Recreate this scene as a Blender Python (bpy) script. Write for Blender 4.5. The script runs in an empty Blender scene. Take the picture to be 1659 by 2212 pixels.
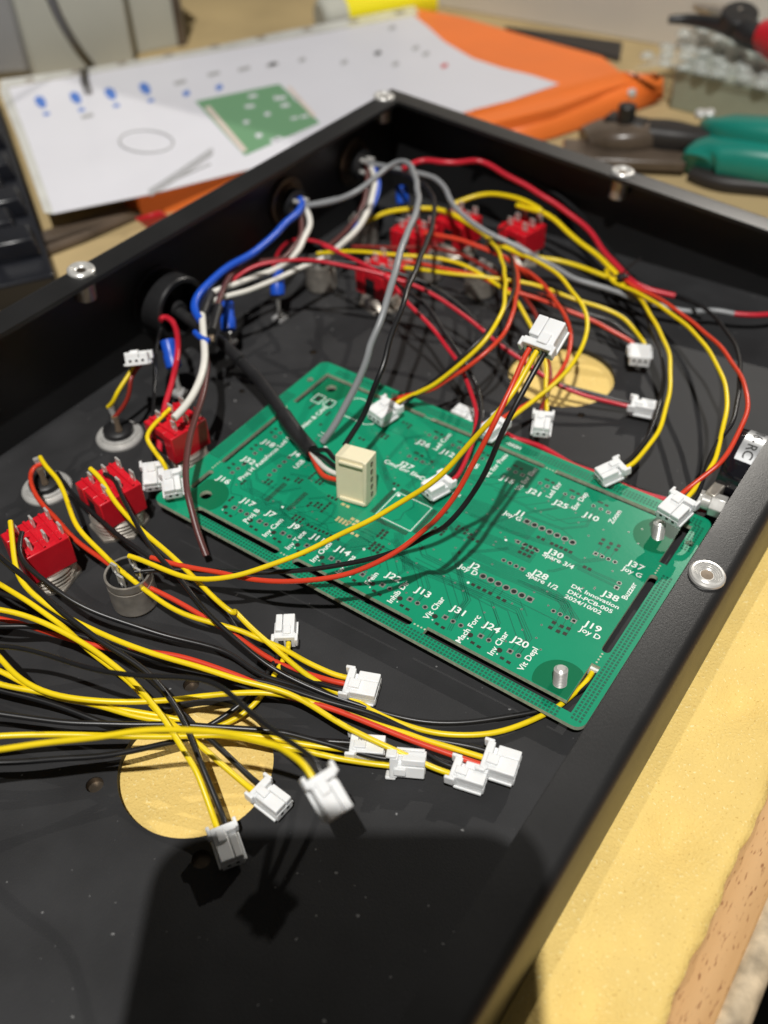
import bpy, math, random
import numpy as np
from mathutils import Vector, Matrix
from mathutils.geometry import delaunay_2d_cdt
random.seed(7)
sc = bpy.context.scene
S = 0.001                                   # everything below is written in millimetres
# ------------------------------------------------------------------ camera
FP = 2061.98                                # focal length in units of a 1659 x 2212 picture
CAM = Vector((171.494, -122.182, 190.437))
RX = Vector((0.819794, 0.572095, -0.025388))
RD = Vector((0.382238, -0.579670, -0.719636))
RF = Vector((-0.426417, 0.580250, -0.693887))
cd = bpy.data.cameras.new('camera'); cam = bpy.data.objects.new('camera', cd); sc.collection.objects.link(cam)
cd.sensor_fit = 'VERTICAL'; cd.sensor_height = 36.0; cd.lens = FP / 2212 * 36.0
cd.clip_start = 0.005; cd.clip_end = 20
cd.dof.use_dof = True; cd.dof.focus_distance = 0.228; cd.dof.aperture_fstop = 33.56 / 3.2; cd.dof.aperture_blades = 0
M = Matrix((RX, -RD, -RF)).transposed().to_4x4(); M.translation = CAM * S
cam.matrix_world = M
sc.camera = cam
# ------------------------------------------------------------------ light
w = bpy.data.worlds.new('World'); sc.world = w; w.use_nodes = True
w.node_tree.nodes['Background'].inputs[0].default_value = (1.0, 0.95, 0.88, 1)
w.node_tree.nodes['Background'].inputs[1].default_value = 0.06
def lamp(name, target, direction, dist, size, power, col):
    l = bpy.data.lights.new(name, 'AREA'); l.shape = 'DISK'; l.size = size; l.energy = power; l.color = col
    o = bpy.data.objects.new(name, l); sc.collection.objects.link(o)
    d = Vector(direction).normalized()
    o.location = (Vector(target) + d * dist) * S
    o.rotation_euler = d.to_track_quat('Z', 'Y').to_euler()
    return o
lamp('ceiling_lamp', (120, -40, 90), (42, -70, 201), 2800, 0.040, 88.0, (1.0, 0.975, 0.935))
lamp('desk_lamp', (100, -20, 0), (-5, 107, 70), 1200, 0.009, 4.8, (1.0, 0.95, 0.87))
vs = sc.view_settings
vs.view_transform = 'Standard'; vs.look = 'None'; vs.exposure = 0; vs.gamma = 1; vs.use_curve_mapping = False
sc.cycles.use_denoising = True
sc.cycles.max_bounces = 8
# ------------------------------------------------------------------ picture points to places
CR = {'c': (0, 987.5, .3307), 'A': (0, 1371.5, .3968), 'B': (548.6, 1426.4, .3968), 'C': (493.7, 1097.2, .3307),
      'D': (658.3, 301.7, .3307), 'E': (1110.4, 438.9, .3307), 'F': (219.4, 329.2, .3307), 'G': (0, 658.3, .2976),
      'H': (329.2, 768, .2976), 'I': (658.3, 768, .2976), 'J': (1097.2, 877.8, .3386), 'K': (932.6, 1206.9, .3307),
      'P': (0, 0, 1), 'Q': (0, 0, .3637), 'R': (548.6, 0, .3637), 'T': (1097.2, 0, .3386)}
def ray(k, x, y):
    a = CR[k]; u = a[0] + a[2] * x; v = a[1] + a[2] * y
    return RX * ((u - 829.5) / FP) + RD * ((v - 1106) / FP) + RF
def at(k, x, y, z):
    d = ray(k, x, y); return CAM + d * ((z - CAM.z) / d.z)
def atx(k, x, y, X):
    d = ray(k, x, y); return CAM + d * ((X - CAM.x) / d.x)
def zpcb(x, y): return 6.14 - .0172 * x + .0052 * y
def atp(k, x, y):
    d = ray(k, x, y); t = (6.14 - .0172 * CAM.x + .0052 * CAM.y - CAM.z) / (d.z + .0172 * d.x - .0052 * d.y)
    return CAM + d * t
# ------------------------------------------------------------------ materials
def mat(name, col, rough=.5, metal=0., var=0., vscale=300., bump=0., bscale=1500., coat=0., spec=.5, trans=0., sss=0., specks=None, alpha=1.):
    m = bpy.data.materials.new(name); m.use_nodes = True
    nt = m.node_tree; b = nt.nodes['Principled BSDF']; L = nt.links
    b.inputs['Base Color'].default_value = (*col, 1); b.inputs['Roughness'].default_value = rough
    b.inputs['Metallic'].default_value = metal; b.inputs['Coat Weight'].default_value = coat
    b.inputs['Specular IOR Level'].default_value = spec; b.inputs['Transmission Weight'].default_value = trans
    b.inputs['Alpha'].default_value = alpha
    if sss:
        b.inputs['Subsurface Weight'].default_value = sss; b.inputs['Subsurface Radius'].default_value = (.0015, .0012, .001)
        b.inputs['Subsurface Scale'].default_value = 1.0
    tc = nt.nodes.new('ShaderNodeTexCoord')
    last = None
    if var:
        n = nt.nodes.new('ShaderNodeTexNoise'); n.inputs['Scale'].default_value = vscale; n.inputs['Detail'].default_value = 6
        L.new(tc.outputs['Object'], n.inputs['Vector'])
        r = nt.nodes.new('ShaderNodeValToRGB')
        r.color_ramp.elements[0].position = .3; r.color_ramp.elements[1].position = .7
        r.color_ramp.elements[0].color = (*[c * (1 - var) for c in col], 1); r.color_ramp.elements[1].color = (*[min(1, c * (1 + var)) for c in col], 1)
        L.new(n.outputs['Fac'], r.inputs['Fac']); last = r.outputs['Color']
        mr = nt.nodes.new('ShaderNodeMapRange'); mr.inputs['To Min'].default_value = rough * .85; mr.inputs['To Max'].default_value = min(1, rough * 1.15)
        L.new(n.outputs['Fac'], mr.inputs['Value']); L.new(mr.outputs['Result'], b.inputs['Roughness'])
    if specks:
        sscale, thr, scol = specks
        n = nt.nodes.new('ShaderNodeTexNoise'); n.inputs['Scale'].default_value = sscale; n.inputs['Detail'].default_value = 1
        L.new(tc.outputs['Object'], n.inputs['Vector'])
        r = nt.nodes.new('ShaderNodeValToRGB'); r.color_ramp.elements[0].position = thr; r.color_ramp.elements[1].position = thr + .03
        L.new(n.outputs['Fac'], r.inputs['Fac'])
        mx = nt.nodes.new('ShaderNodeMix'); mx.data_type = 'RGBA'
        L.new(r.outputs['Color'], mx.inputs['Factor']); mx.inputs[7].default_value = (*scol, 1)
        if last is not None: L.new(last, mx.inputs[6])
        else: mx.inputs[6].default_value = (*col, 1)
        last = mx.outputs[2]
    if last is not None: L.new(last, b.inputs['Base Color'])
    if bump:
        n = nt.nodes.new('ShaderNodeTexNoise'); n.inputs['Scale'].default_value = bscale; n.inputs['Detail'].default_value = 4
        L.new(tc.outputs['Object'], n.inputs['Vector'])
        bp = nt.nodes.new('ShaderNodeBump'); bp.inputs['Strength'].default_value = bump; bp.inputs['Distance'].default_value = .0004
        L.new(n.outputs['Fac'], bp.inputs['Height']); L.new(bp.outputs['Normal'], b.inputs['Normal'])
    return m
X = {}
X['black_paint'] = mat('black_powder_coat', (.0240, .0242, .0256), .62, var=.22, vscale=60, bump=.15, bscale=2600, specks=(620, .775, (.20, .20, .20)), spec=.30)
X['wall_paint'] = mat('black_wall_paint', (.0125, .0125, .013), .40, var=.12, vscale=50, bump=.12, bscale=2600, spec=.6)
X['pcb'] = mat('green_solder_mask', (.006, .275, .142), .28, var=.05, vscale=40, coat=.25, bump=.03, bscale=900)
X['pcb_dark'] = mat('bare_laminate_green', (.005, .150, .066), .24)
X['pcb_trace'] = mat('copper_trace_under_mask', (.003, .140, .078), .36, coat=.2)
X['pcb_edge'] = mat('fibreglass_edge', (.46, .52, .38), .75, var=.2, vscale=900)
X['pad'] = mat('tin_pad', (.055, .055, .045), .35, metal=.5)
X['ring'] = mat('tin_ring', (.40, .42, .38), .32, metal=.6)
X['hole'] = mat('dark_hole', (.006, .008, .007), .8)
X['gold'] = mat('gold_pad', (.72, .60, .30), .4, metal=.3)
X['silk'] = mat('white_silkscreen', (.82, .86, .82), .6)
X['white_plastic'] = mat('white_nylon', (.84, .85, .85), .38, var=.03, vscale=200, sss=.12, bump=.03, bscale=700)
X['ivory'] = mat('ivory_nylon', (.84, .77, .54), .42, var=.04, vscale=150, sss=.12, bump=.04, bscale=600)
X['yellow'] = mat('yellow_pvc', (.86, .64, .008), .33, var=.06, vscale=120, bump=.02, bscale=500)
X['red'] = mat('orange_red_pvc', (.66, .050, .020), .34, var=.06, vscale=120)
X['crimson'] = mat('crimson_pvc', (.56, .018, .035), .34, var=.08, vscale=120)
X['black_wire'] = mat('black_pvc', (.012, .012, .013), .34, var=.1, vscale=120)
X['grey_wire'] = mat('grey_pvc', (.26, .27, .28), .35, var=.06, vscale=120)
X['white_wire'] = mat('white_pvc', (.74, .72, .66), .35, var=.05, vscale=120)
X['brown'] = mat('brown_pvc', (.105, .035, .032), .36, var=.1, vscale=120)
X['dark_red'] = mat('dark_red_pvc', (.26, .022, .015), .36, var=.1, vscale=120)
X['blue'] = mat('blue_vinyl', (.012, .085, .55), .35, var=.06, vscale=120)
X['sleeve'] = mat('heat_shrink', (.014, .014, .015), .45, var=.2, vscale=250, bump=.3, bscale=500)
X['steel'] = mat('nickel_steel', (.68, .67, .64), .30, metal=.45, var=.15, vscale=400)
X['dull_steel'] = mat('dull_steel', (.54, .50, .44), .32, metal=.68, var=.2, vscale=300)
X['bronze'] = mat('dark_nut_metal', (.16, .13, .10), .42, metal=.9, var=.25, vscale=300)
X['red_body'] = mat('red_phenolic', (.62, .010, .022), .30, var=.08, vscale=200, coat=.2)
X['black_plastic'] = mat('black_plastic', (.016, .016, .017), .40, var=.15, vscale=150, bump=.05, bscale=700)
X['gloss_black'] = mat('gloss_black', (.010, .010, .014), .14, coat=.5)
X['label'] = mat('silver_label', (.48, .49, .50), .32, metal=.4)
X['ink'] = mat('black_ink', (.03, .03, .03), .6)
X['copper'] = mat('bare_strands', (.55, .42, .30), .35, metal=.8)
def foam_material():
    m = mat('yellow_foam', (.81, .585, .185), .75, var=.05, vscale=90, bump=0)
    nt = m.node_tree; b = nt.nodes['Principled BSDF']; L = nt.links; tc = nt.nodes['Texture Coordinate']
    n = nt.nodes.new('ShaderNodeTexNoise'); n.inputs['Scale'].default_value = 1500; n.inputs['Detail'].default_value = 3
    L.new(tc.outputs['Object'], n.inputs['Vector'])
    bp = nt.nodes.new('ShaderNodeBump'); bp.inputs['Strength'].default_value = .55; bp.inputs['Distance'].default_value = .0006
    L.new(n.outputs['Fac'], bp.inputs['Height']); L.new(bp.outputs['Normal'], b.inputs['Normal'])
    n2 = nt.nodes.new('ShaderNodeTexNoise'); n2.inputs['Scale'].default_value = 1500; n2.inputs['Detail'].default_value = 1
    L.new(tc.outputs['Object'], n2.inputs['Vector'])
    r = nt.nodes.new('ShaderNodeValToRGB'); r.color_ramp.elements[0].position = .66; r.color_ramp.elements[1].position = .74
    L.new(n2.outputs['Fac'], r.inputs['Fac'])
    src = b.inputs['Base Color'].links[0].from_socket
    mx = nt.nodes.new('ShaderNodeMix'); mx.data_type = 'RGBA'; mx.inputs[7].default_value = (.92, .76, .36, 1)  # pale specks put the glint of the foam cells into the colour
    L.new(r.outputs['Color'], mx.inputs['Factor']); L.new(src, mx.inputs[6])
    n3 = nt.nodes.new('ShaderNodeTexNoise'); n3.inputs['Scale'].default_value = 1900; n3.inputs['Detail'].default_value = 2; n3.inputs['Distortion'].default_value = .5
    L.new(tc.outputs['Object'], n3.inputs['Vector'])
    r3 = nt.nodes.new('ShaderNodeValToRGB'); r3.color_ramp.elements[0].position = .26; r3.color_ramp.elements[1].position = .36
    r3.color_ramp.elements[0].color = (.55, .38, .09, 1); r3.color_ramp.elements[1].color = (1, 1, 1, 1)
    L.new(n3.outputs['Fac'], r3.inputs['Fac'])
    mm = nt.nodes.new('ShaderNodeMix'); mm.data_type = 'RGBA'; mm.blend_type = 'MULTIPLY'; mm.inputs['Factor'].default_value = .6
    L.new(mx.outputs[2], mm.inputs[6]); L.new(r3.outputs['Color'], mm.inputs[7])
    L.new(mm.outputs[2], b.inputs['Base Color'])
    return m
X['foam'] = foam_material()
def wood_material(name, a, c, dark, sx=14):
    m = bpy.data.materials.new(name); m.use_nodes = True
    nt = m.node_tree; b = nt.nodes['Principled BSDF']; L = nt.links; b.inputs['Roughness'].default_value = .48
    tc = nt.nodes.new('ShaderNodeTexCoord'); mp = nt.nodes.new('ShaderNodeMapping'); mp.inputs['Scale'].default_value = (1, .09, 1)
    L.new(tc.outputs['Object'], mp.inputs['Vector'])
    n = nt.nodes.new('ShaderNodeTexNoise'); n.inputs['Scale'].default_value = 120; n.inputs['Detail'].default_value = 6
    L.new(mp.outputs['Vector'], n.inputs['Vector'])
    r = nt.nodes.new('ShaderNodeValToRGB'); r.color_ramp.elements[0].position = .35; r.color_ramp.elements[1].position = .7
    r.color_ramp.elements[0].color = (*a, 1); r.color_ramp.elements[1].color = (*c, 1); L.new(n.outputs['Fac'], r.inputs['Fac'])
    n2 = nt.nodes.new('ShaderNodeTexNoise'); n2.inputs['Scale'].default_value = 2000; n2.inputs['Detail'].default_value = 2
    mp2 = nt.nodes.new('ShaderNodeMapping'); mp2.inputs['Scale'].default_value = (1, .16, 1)
    L.new(tc.outputs['Object'], mp2.inputs['Vector']); L.new(mp2.outputs['Vector'], n2.inputs['Vector'])
    r2 = nt.nodes.new('ShaderNodeValToRGB'); r2.color_ramp.elements[0].position = .60; r2.color_ramp.elements[1].position = .68
    L.new(n2.outputs['Fac'], r2.inputs['Fac'])
    mx = nt.nodes.new('ShaderNodeMix'); mx.data_type = 'RGBA'; mx.inputs[7].default_value = (*dark, 1)
    L.new(r2.outputs['Color'], mx.inputs['Factor']); L.new(r.outputs['Color'], mx.inputs[6]); L.new(mx.outputs[2], b.inputs['Base Color'])
    bp = nt.nodes.new('ShaderNodeBump'); bp.inputs['Strength'].default_value = .2; bp.inputs['Distance'].default_value = .0004; bp.invert = True
    L.new(r2.outputs['Color'], bp.inputs['Height']); L.new(bp.outputs['Normal'], b.inputs['Normal'])
    return m
X['wood'] = wood_material('beech_desk', (.50, .29, .12), (.62, .385, .18), (.28, .13, .05))
X['worn'] = mat('worn_edge_strip', (.50, .40, .27), .5, var=.4, vscale=220, bump=.2, bscale=600)
X['paper'] = mat('white_paper', (.70, .70, .75), .5, var=.02, vscale=20, coat=.25)
X['film'] = mat('clear_sleeve_strip', (.62, .62, .58), .25, coat=.4, var=.1, vscale=60)
X['orange'] = mat('orange_polypropylene', (.88, .20, .035), .42, var=.05, vscale=30)
X['cream'] = mat('cream_card', (.60, .56, .49), .7, var=.04, vscale=20)
X['offwhite'] = mat('off_white_card', (.46, .46, .40), .7, var=.04, vscale=20)
X['taupe'] = mat('taupe_card', (.27, .235, .195), .7, var=.06, vscale=20)
X['grey_plastic'] = mat('grey_plastic', (.30, .30, .30), .5, var=.05, vscale=30)
X['key'] = mat('black_key', (.009, .010, .014), .3, var=.1, vscale=90)
X['teal'] = mat('teal_grip', (.008, .20, .155), .36, var=.06, vscale=40, coat=.15)
X['red_grip'] = mat('red_grip', (.55, .012, .025), .36)
X['bubble'] = mat('bubble_film', (.62, .66, .62), .10, coat=.8, var=.15, vscale=60, alpha=.42)
X['green_grey'] = mat('clear_pack_side', (.28, .31, .24), .3, var=.15, vscale=40)
X['tube_yellow'] = mat('yellow_label', (.88, .76, .01), .5)
X['print_blue'] = mat('blue_print', (.08, .19, .55), .6)
X['print_green'] = mat('green_print', (.15, .31, .17), .6)
X['print_grey'] = mat('grey_print', (.36, .36, .36), .6)
X['print_pink'] = mat('pale_pink_print', (.66, .56, .50), .6)
X['dark_bar'] = mat('dark_bar', (.022, .019, .018), .5)
X['smoke'] = mat('brown_translucent_plastic', (.10, .075, .055), .3, var=.3, vscale=60)
# ------------------------------------------------------------------ mesh helpers
class MB:
    def __init__(s): s.v = []; s.f = []; s.mi = []; s.m = 0
    def add(s, vs, fs):
        o = len(s.v); s.v += [tuple(v) for v in vs]
        for f in fs: s.f.append(tuple(i + o for i in f)); s.mi.append(s.m)
        return s
    def box(s, c, d, ax=None):
        c = Vector(c); ax = ax or (Vector((1, 0, 0)), Vector((0, 1, 0)), Vector((0, 0, 1)))
        vs = [c + ax[0] * (i * d[0] / 2) + ax[1] * (j * d[1] / 2) + ax[2] * (k * d[2] / 2) for i in (-1, 1) for j in (-1, 1) for k in (-1, 1)]
        return s.add(vs, [(0, 1, 3, 2), (4, 6, 7, 5), (0, 4, 5, 1), (2, 3, 7, 6), (0, 2, 6, 4), (1, 5, 7, 3)])
    def rings(s, rings, cap=True, closed=False):
        n = len(rings[0]); vs = [p for r in rings for p in r]; fs = []
        m = len(rings)
        for a in range(m if closed else m - 1):
            b = (a + 1) % m
            for i in range(n):
                j = (i + 1) % n; fs.append((a * n + i, a * n + j, b * n + j, b * n + i))
        if cap and not closed: fs.append(tuple(range(n - 1, -1, -1))); fs.append(tuple((m - 1) * n + i for i in range(n)))
        return s.add(vs, fs)
    def lathe(s, p, axis, prof, seg=24):            # prof: (distance along axis, radius)
        p = Vector(p); a = Vector(axis).normalized(); u = a.orthogonal().normalized(); v = a.cross(u)
        return s.rings([[p + a * h + (u * math.cos(2 * math.pi * i / seg) + v * math.sin(2 * math.pi * i / seg)) * max(r, 1e-3) for i in range(seg)] for h, r in prof])
    def cyl(s, p, q, r, r2=None, seg=20):
        p = Vector(p); q = Vector(q); return s.lathe(p, q - p, [(0, r), ((q - p).length, r if r2 is None else r2)], seg)
    def tube(s, pts, r, seg=10):
        pts = [Vector(p) for p in pts]; rr = r if hasattr(r, '__len__') else [r] * len(pts)
        t0 = (pts[1] - pts[0]).normalized(); u = t0.orthogonal().normalized(); out = []
        for i, p in enumerate(pts):
            t = (pts[min(i + 1, len(pts) - 1)] - pts[max(i - 1, 0)]).normalized()
            u = (u - t * u.dot(t)).normalized(); v = t.cross(u)
            out.append([p + (u * math.cos(2 * math.pi * k / seg) + v * math.sin(2 * math.pi * k / seg)) * rr[i] for k in range(seg)])
        return s.rings(out)
    def plate(s, outer, holes, z0, z1):             # z0, z1: numbers or functions of (x, y)
        f0 = z0 if callable(z0) else (lambda x, y: z0); f1 = z1 if callable(z1) else (lambda x, y: z1)
        loops = [outer] + list(holes); P = []; E = []
        for lp in loops:
            o = len(P); P += [Vector((a[0], a[1])) for a in lp]; E += [(o + i, o + (i + 1) % len(lp)) for i in range(len(lp))]
        vs, es, fs, *_ = delaunay_2d_cdt(P, E, [], 1, 1e-6)
        def inside(q, lp):
            r = False; n = len(lp)
            for i in range(n):
                a, b = lp[i], lp[(i + 1) % n]
                if (a[1] > q[1]) != (b[1] > q[1]) and q[0] < (b[0] - a[0]) * (q[1] - a[1]) / (b[1] - a[1]) + a[0]: r = not r
            return r
        keep = []
        for f in fs:
            c = sum((vs[i] for i in f), Vector((0, 0))) / len(f)
            if inside(c, outer) and not any(inside(c, h) for h in holes): keep.append(f)
        n = len(vs); o = len(s.v)
        s.v += [(v.x, v.y, f1(v.x, v.y)) for v in vs] + [(v.x, v.y, f0(v.x, v.y)) for v in vs]
        cnt = {}
        for f in keep:
            a = vs[f[0]]; b = vs[f[1]]; c = vs[f[2]]
            if (b - a).cross(c - a) < 0: f = tuple(reversed(f))
            s.f.append(tuple(i + o for i in f)); s.mi.append(s.m)
            s.f.append(tuple(i + o + n for i in reversed(f))); s.mi.append(s.m)
            for i in range(len(f)): cnt[(f[i], f[(i + 1) % len(f)])] = 1
        for (i, j) in cnt:
            if (j, i) not in cnt: s.f.append((j + o, i + o, i + o + n, j + o + n)); s.mi.append(s.m + getattr(s, 'side', 0))
        return s
WL = {}
def link(o, parent):
    sc.collection.objects.link(o)
    if parent is not None: o.parent = parent
def build(name, mb, m, parent=None, bevel=0., smooth=35, origin=None):
    base = WL[parent] if parent is not None else Vector(origin if origin is not None else (0, 0, 0))
    me = bpy.data.meshes.new(name)
    me.from_pydata([tuple((Vector(v) - base) * S) for v in mb.v], [], mb.f)
    for mm in (m if isinstance(m, (list, tuple)) else [m]): me.materials.append(X[mm])
    me.polygons.foreach_set('material_index', mb.mi)
    me.polygons.foreach_set('use_smooth', [True] * len(me.polygons))
    me.update(); me.set_sharp_from_angle(angle=math.radians(smooth))
    o = bpy.data.objects.new(name, me); link(o, parent)
    if parent is None: o.location = base * S
    WL[o] = base
    if bevel:
        md = o.modifiers.new('edge', 'BEVEL'); md.width = bevel * S; md.segments = 2; md.limit_method = 'ANGLE'; md.angle_limit = math.radians(40); md.harden_normals = False
    return o
def tag(o, label=None, cat=None, group=None, kind=None):
    if label: o['label'] = label
    if cat: o['category'] = cat
    if group: o['group'] = group
    if kind: o['kind'] = kind
    return o
def thing(name, loc, label, cat, group=None):
    o = bpy.data.objects.new(name, None); o.empty_display_size = .004; sc.collection.objects.link(o)
    o.location = Vector(loc) * S; WL[o] = Vector(loc)
    return tag(o, label, cat, group)
def circle(cx, cy, r, n=48, a0=0): return [(cx + r * math.cos(a0 + 2 * math.pi * i / n), cy + r * math.sin(a0 + 2 * math.pi * i / n)) for i in range(n)]
def rrect(x0, y0, x1, y1, r, n=5):
    out = []
    for (cx, cy, a) in ((x1 - r, y1 - r, 0), (x0 + r, y1 - r, 90), (x0 + r, y0 + r, 180), (x1 - r, y0 + r, 270)):
        for i in range(n + 1):
            t = math.radians(a + 90 * i / n); out.append((cx + r * math.cos(t), cy + r * math.sin(t)))
    return out
def smooth_path(pts, step=1.6):
    P = [Vector(p) for p in pts]
    # drop points that lie too close together
    Q = [P[0]]
    for p in P[1:]:
        if (p - Q[-1]).length > .8: Q.append(p)
    P = Q; out = []
    for i in range(len(P) - 1):
        p0 = P[max(i - 1, 0)]; p1 = P[i]; p2 = P[i + 1]; p3 = P[min(i + 2, len(P) - 1)]
        if i == 0: p0 = p1 * 2 - p2
        if i == len(P) - 2: p3 = p2 * 2 - p1
        d1 = max((p1 - p0).length, .1) ** .5; d2 = max((p2 - p1).length, .1) ** .5; d3 = max((p3 - p2).length, .1) ** .5
        m1 = (p1 - p0) / d1 - (p2 - p0) / (d1 + d2) + (p2 - p1) / d2
        m2 = (p2 - p1) / d2 - (p3 - p1) / (d2 + d3) + (p3 - p2) / d3
        m1 *= d2; m2 *= d2
        n = max(2, int((p2 - p1).length / step))
        for k in range(n):
            t = k / n; h = (2 * t**3 - 3 * t**2 + 1, t**3 - 2 * t**2 + t, -2 * t**3 + 3 * t**2, t**3 - t**2)
            out.append(p1 * h[0] + m1 * h[1] + p2 * h[2] + m2 * h[3])
    out.append(P[-1])
    for _ in range(3):
        out = [out[0]] + [(out[i - 1] + out[i] * 2 + out[i + 1]) / 4 for i in range(1, len(out) - 1)] + [out[-1]]
    return out
def wire_path(segs, zs, ends=(None, None)):
    """segs: (crop key, [(x, y) ...]) runs; zs: heights spread evenly along the wire"""
    px = [(k, x, y) for k, l in segs for x, y in l]
    uv = [(CR[k][0] + CR[k][2] * x, CR[k][1] + CR[k][2] * y) for k, x, y in px]
    if uv[0][0] < -5:                                # wires that leave the picture run on inside the enclosure
        dx = uv[0][0] - uv[1][0]; dy = uv[0][1] - uv[1][1]; l = math.hypot(dx, dy)
        uv = [(uv[0][0] + dx / l * q, uv[0][1] + dy / l * q) for q in (330, 160)] + uv
    s = [0]
    for i in range(1, len(uv)): s.append(s[-1] + math.hypot(uv[i][0] - uv[i-1][0], uv[i][1] - uv[i-1][1]))
    T = s[-1]; zz = np.interp([a / T for a in s], np.linspace(0, 1, len(zs)), zs)
    pts = [at('P', u, v, z) for (u, v), z in zip(uv, zz)]
    if ends[0] is not None: pts = [Vector(ends[0])] + pts
    if ends[1] is not None: pts = pts + [Vector(ends[1])]
    p = smooth_path(pts); g = [random.uniform(0, 6.28) for _ in range(4)]; n = len(p)
    for i in range(1, n - 1):
        f = min(i, n - 1 - i, 8) / 8 * .22
        p[i] = p[i] + Vector((math.sin(i * .23 + g[0]) + .6 * math.sin(i * .61 + g[1]), math.sin(i * .27 + g[2]) + .6 * math.sin(i * .53 + g[3]), .5 * math.sin(i * .31 + g[1]))) * f
    return p
def wire(parent, segs, zs, m, r=.68, name='wire', ends=(None, None), origin=None):
    mb = MB(); p = wire_path(segs, zs, ends)
    p = [Vector((q.x, q.y, max(q.z, r + .05))) if -40 < q.x < 200 and not (math.hypot(q.x - 66.2, q.y + 54.3) < 17 or math.hypot(q.x - 66.2, q.y - 124.2) < 17) else q for q in p]
    mb.tube(p, r, 10)
    return build(name, mb, m, parent, smooth=60, origin=origin)
# ------------------------------------------------------------------ the setting: desk and foam
XL, XR, YB, YF, WF, TH = -61.1, 149.8, 209.6, -152.0, 10.3, 1.5
def ztop(x): return 38.35 - .088 * x
tag(build('desk', MB().box((-257, 300, -20.5), (880, 1300, 25)), 'wood', bevel=.6), kind='structure')
mb = MB(); mb.tube([(185.2, y, -11.8) for y in range(-350, 950, 20)], 3.9, 16)
tag(build('desk_edge', mb, 'worn'), kind='structure')
tag(build('desk_extension', MB().box((296, 300, -21), (200, 1300, 25)), 'wood', bevel=1.5), kind='structure')
tag(build('floor', MB().box((0, 0, -760), (6000, 6000, 20)), 'dark_bar'), kind='structure')
def foam():
    nx, ny = 130, 230; x0, x1, y0, y1 = -78., 174.8, -190., 265.
    V = []; F = []
    for j in range(ny + 1):
        for i in range(nx + 1):
            x = x0 + (x1 - x0) * i / nx; y = y0 + (y1 - y0) * j / ny
            wgt = max(0, min(1, (x - 152) / 12)); wgt = wgt * wgt * (3 - 2 * wgt)
            wv = math.sin((y - .55 * (x - 150)) * 2 * math.pi / 43 + .5) + .35 * math.sin(y * .31 + x * .2)
            z = -2.2 + wgt * (2.3 * wv - 1.3)
            z = z if x < 160 else -2.2 + (z + 2.2) * max(0, (174.8 - x) / 14.8)
            if x > 171: z -= (x - 171) ** 2 * .10
            V.append((x + (.25 * math.sin(y * .7) + .3 * math.sin(y * .23) if i == nx else 0), y, z))
    W = nx + 1
    for j in range(ny):
        for i in range(nx): F.append((j * W + i, j * W + i + 1, (j + 1) * W + i + 1, (j + 1) * W + i))
    n = len(V); V += [(v[0], v[1], -6.6) for v in V]
    rim = [i for i in range(W)] + [j * W + nx for j in range(1, ny + 1)] + [ny * W + i for i in range(nx - 1, -1, -1)] + [j * W for j in range(ny - 1, 0, -1)]
    for a, b in zip(rim, rim[1:] + rim[:1]): F.append((b, a, a + n, b + n))
    o = build('foam_sheet', MB().add(V, F), 'foam', smooth=80)
    tag(o, 'thin yellow speckled foam sheet lying on the wooden desk under the enclosure', 'foam sheet')
foam()
X['cardboard'] = mat('kraft_card', (.42, .315, .155), .8, var=.12, vscale=25, bump=.15, bscale=700)
tag(build('card_mat', MB().box((-213, 300, -7.3), (774, 800, 1.2)), 'cardboard', bevel=.2, origin=(-213, 300, -8)), 'large tan card mat spread over the desk under everything', 'card mat')
# ------------------------------------------------------------------ the enclosure
enc = thing('metal_enclosure', (44, 30, -2), 'shallow black powder coated metal enclosure, open, wiring and switches inside', 'enclosure')
HOLES = [circle(66.2, -54.3, 17.6, 72), circle(66.2, 124.2, 17.6, 72)]
for k, x, y, r in (('A', 515, 815, 2.0), ('A', 1095, 1220, 2.1), ('A', 1040, 270, 2.0), ('B', 240, 458, 1.5), ('E', 438, 1383, 1.2), ('D', 55, 1387, 1.3), ('H', 650, 258, 1.0)):
    p = at(k, x, y, 0); HOLES.append(circle(p.x, p.y, r, 20))
    build('hole_shade_cup', MB().lathe((p.x, p.y, 0), (0, 0, 1), [(-1.98, r + .6), (-1.98, r - .05), (-.3, r - .02), (-1.9, r - .1), (-1.92, .05)], 20), 'bronze', enc)  # dark cup added to stand in for the shade of a deep hole
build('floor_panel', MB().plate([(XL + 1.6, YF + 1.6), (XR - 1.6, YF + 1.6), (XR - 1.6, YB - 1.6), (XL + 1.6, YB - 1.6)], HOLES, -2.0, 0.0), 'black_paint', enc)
def profile(h):                             # (inward offset, height) around the bent sheet, h = flange top
    R = 2.6; a = [math.radians(t) for t in range(0, 91, 15)]
    out = [(0, -2.05)] + [(R - R * math.cos(t), h - R + R * math.sin(t)) for t in a] + [(WF, h), (WF, h - TH)]
    ri = R - TH
    out += [(R - ri * math.cos(t), h - R + ri * math.sin(t)) for t in reversed(a)] + [(TH, -2.05)]
    return out
def wall(name, p0, p1, inward):
    p0 = Vector(p0); p1 = Vector(p1); d = (p1 - p0).normalized(); n = Vector(inward); rings = []
    L = (p1 - p0).length; ts = [0] + [i / 12 for i in range(1, 12)] + [1]
    for t in ts:
        base = p0 + (p1 - p0) * t; prof = profile(0)
        ring = []
        for (o, z) in prof:
            q = base + n * o + d * (o if t == 0 else -o if t == 1 else 0)
            zz = ztop(q.x) + z if z > -2.0 - 1e-6 and z > -3 and z != -2.05 else -2.05
            ring.append(Vector((q.x, q.y, zz)))
        rings.append(ring)
    return build(name, MB().rings(rings), 'wall_paint', enc, smooth=40)
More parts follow.
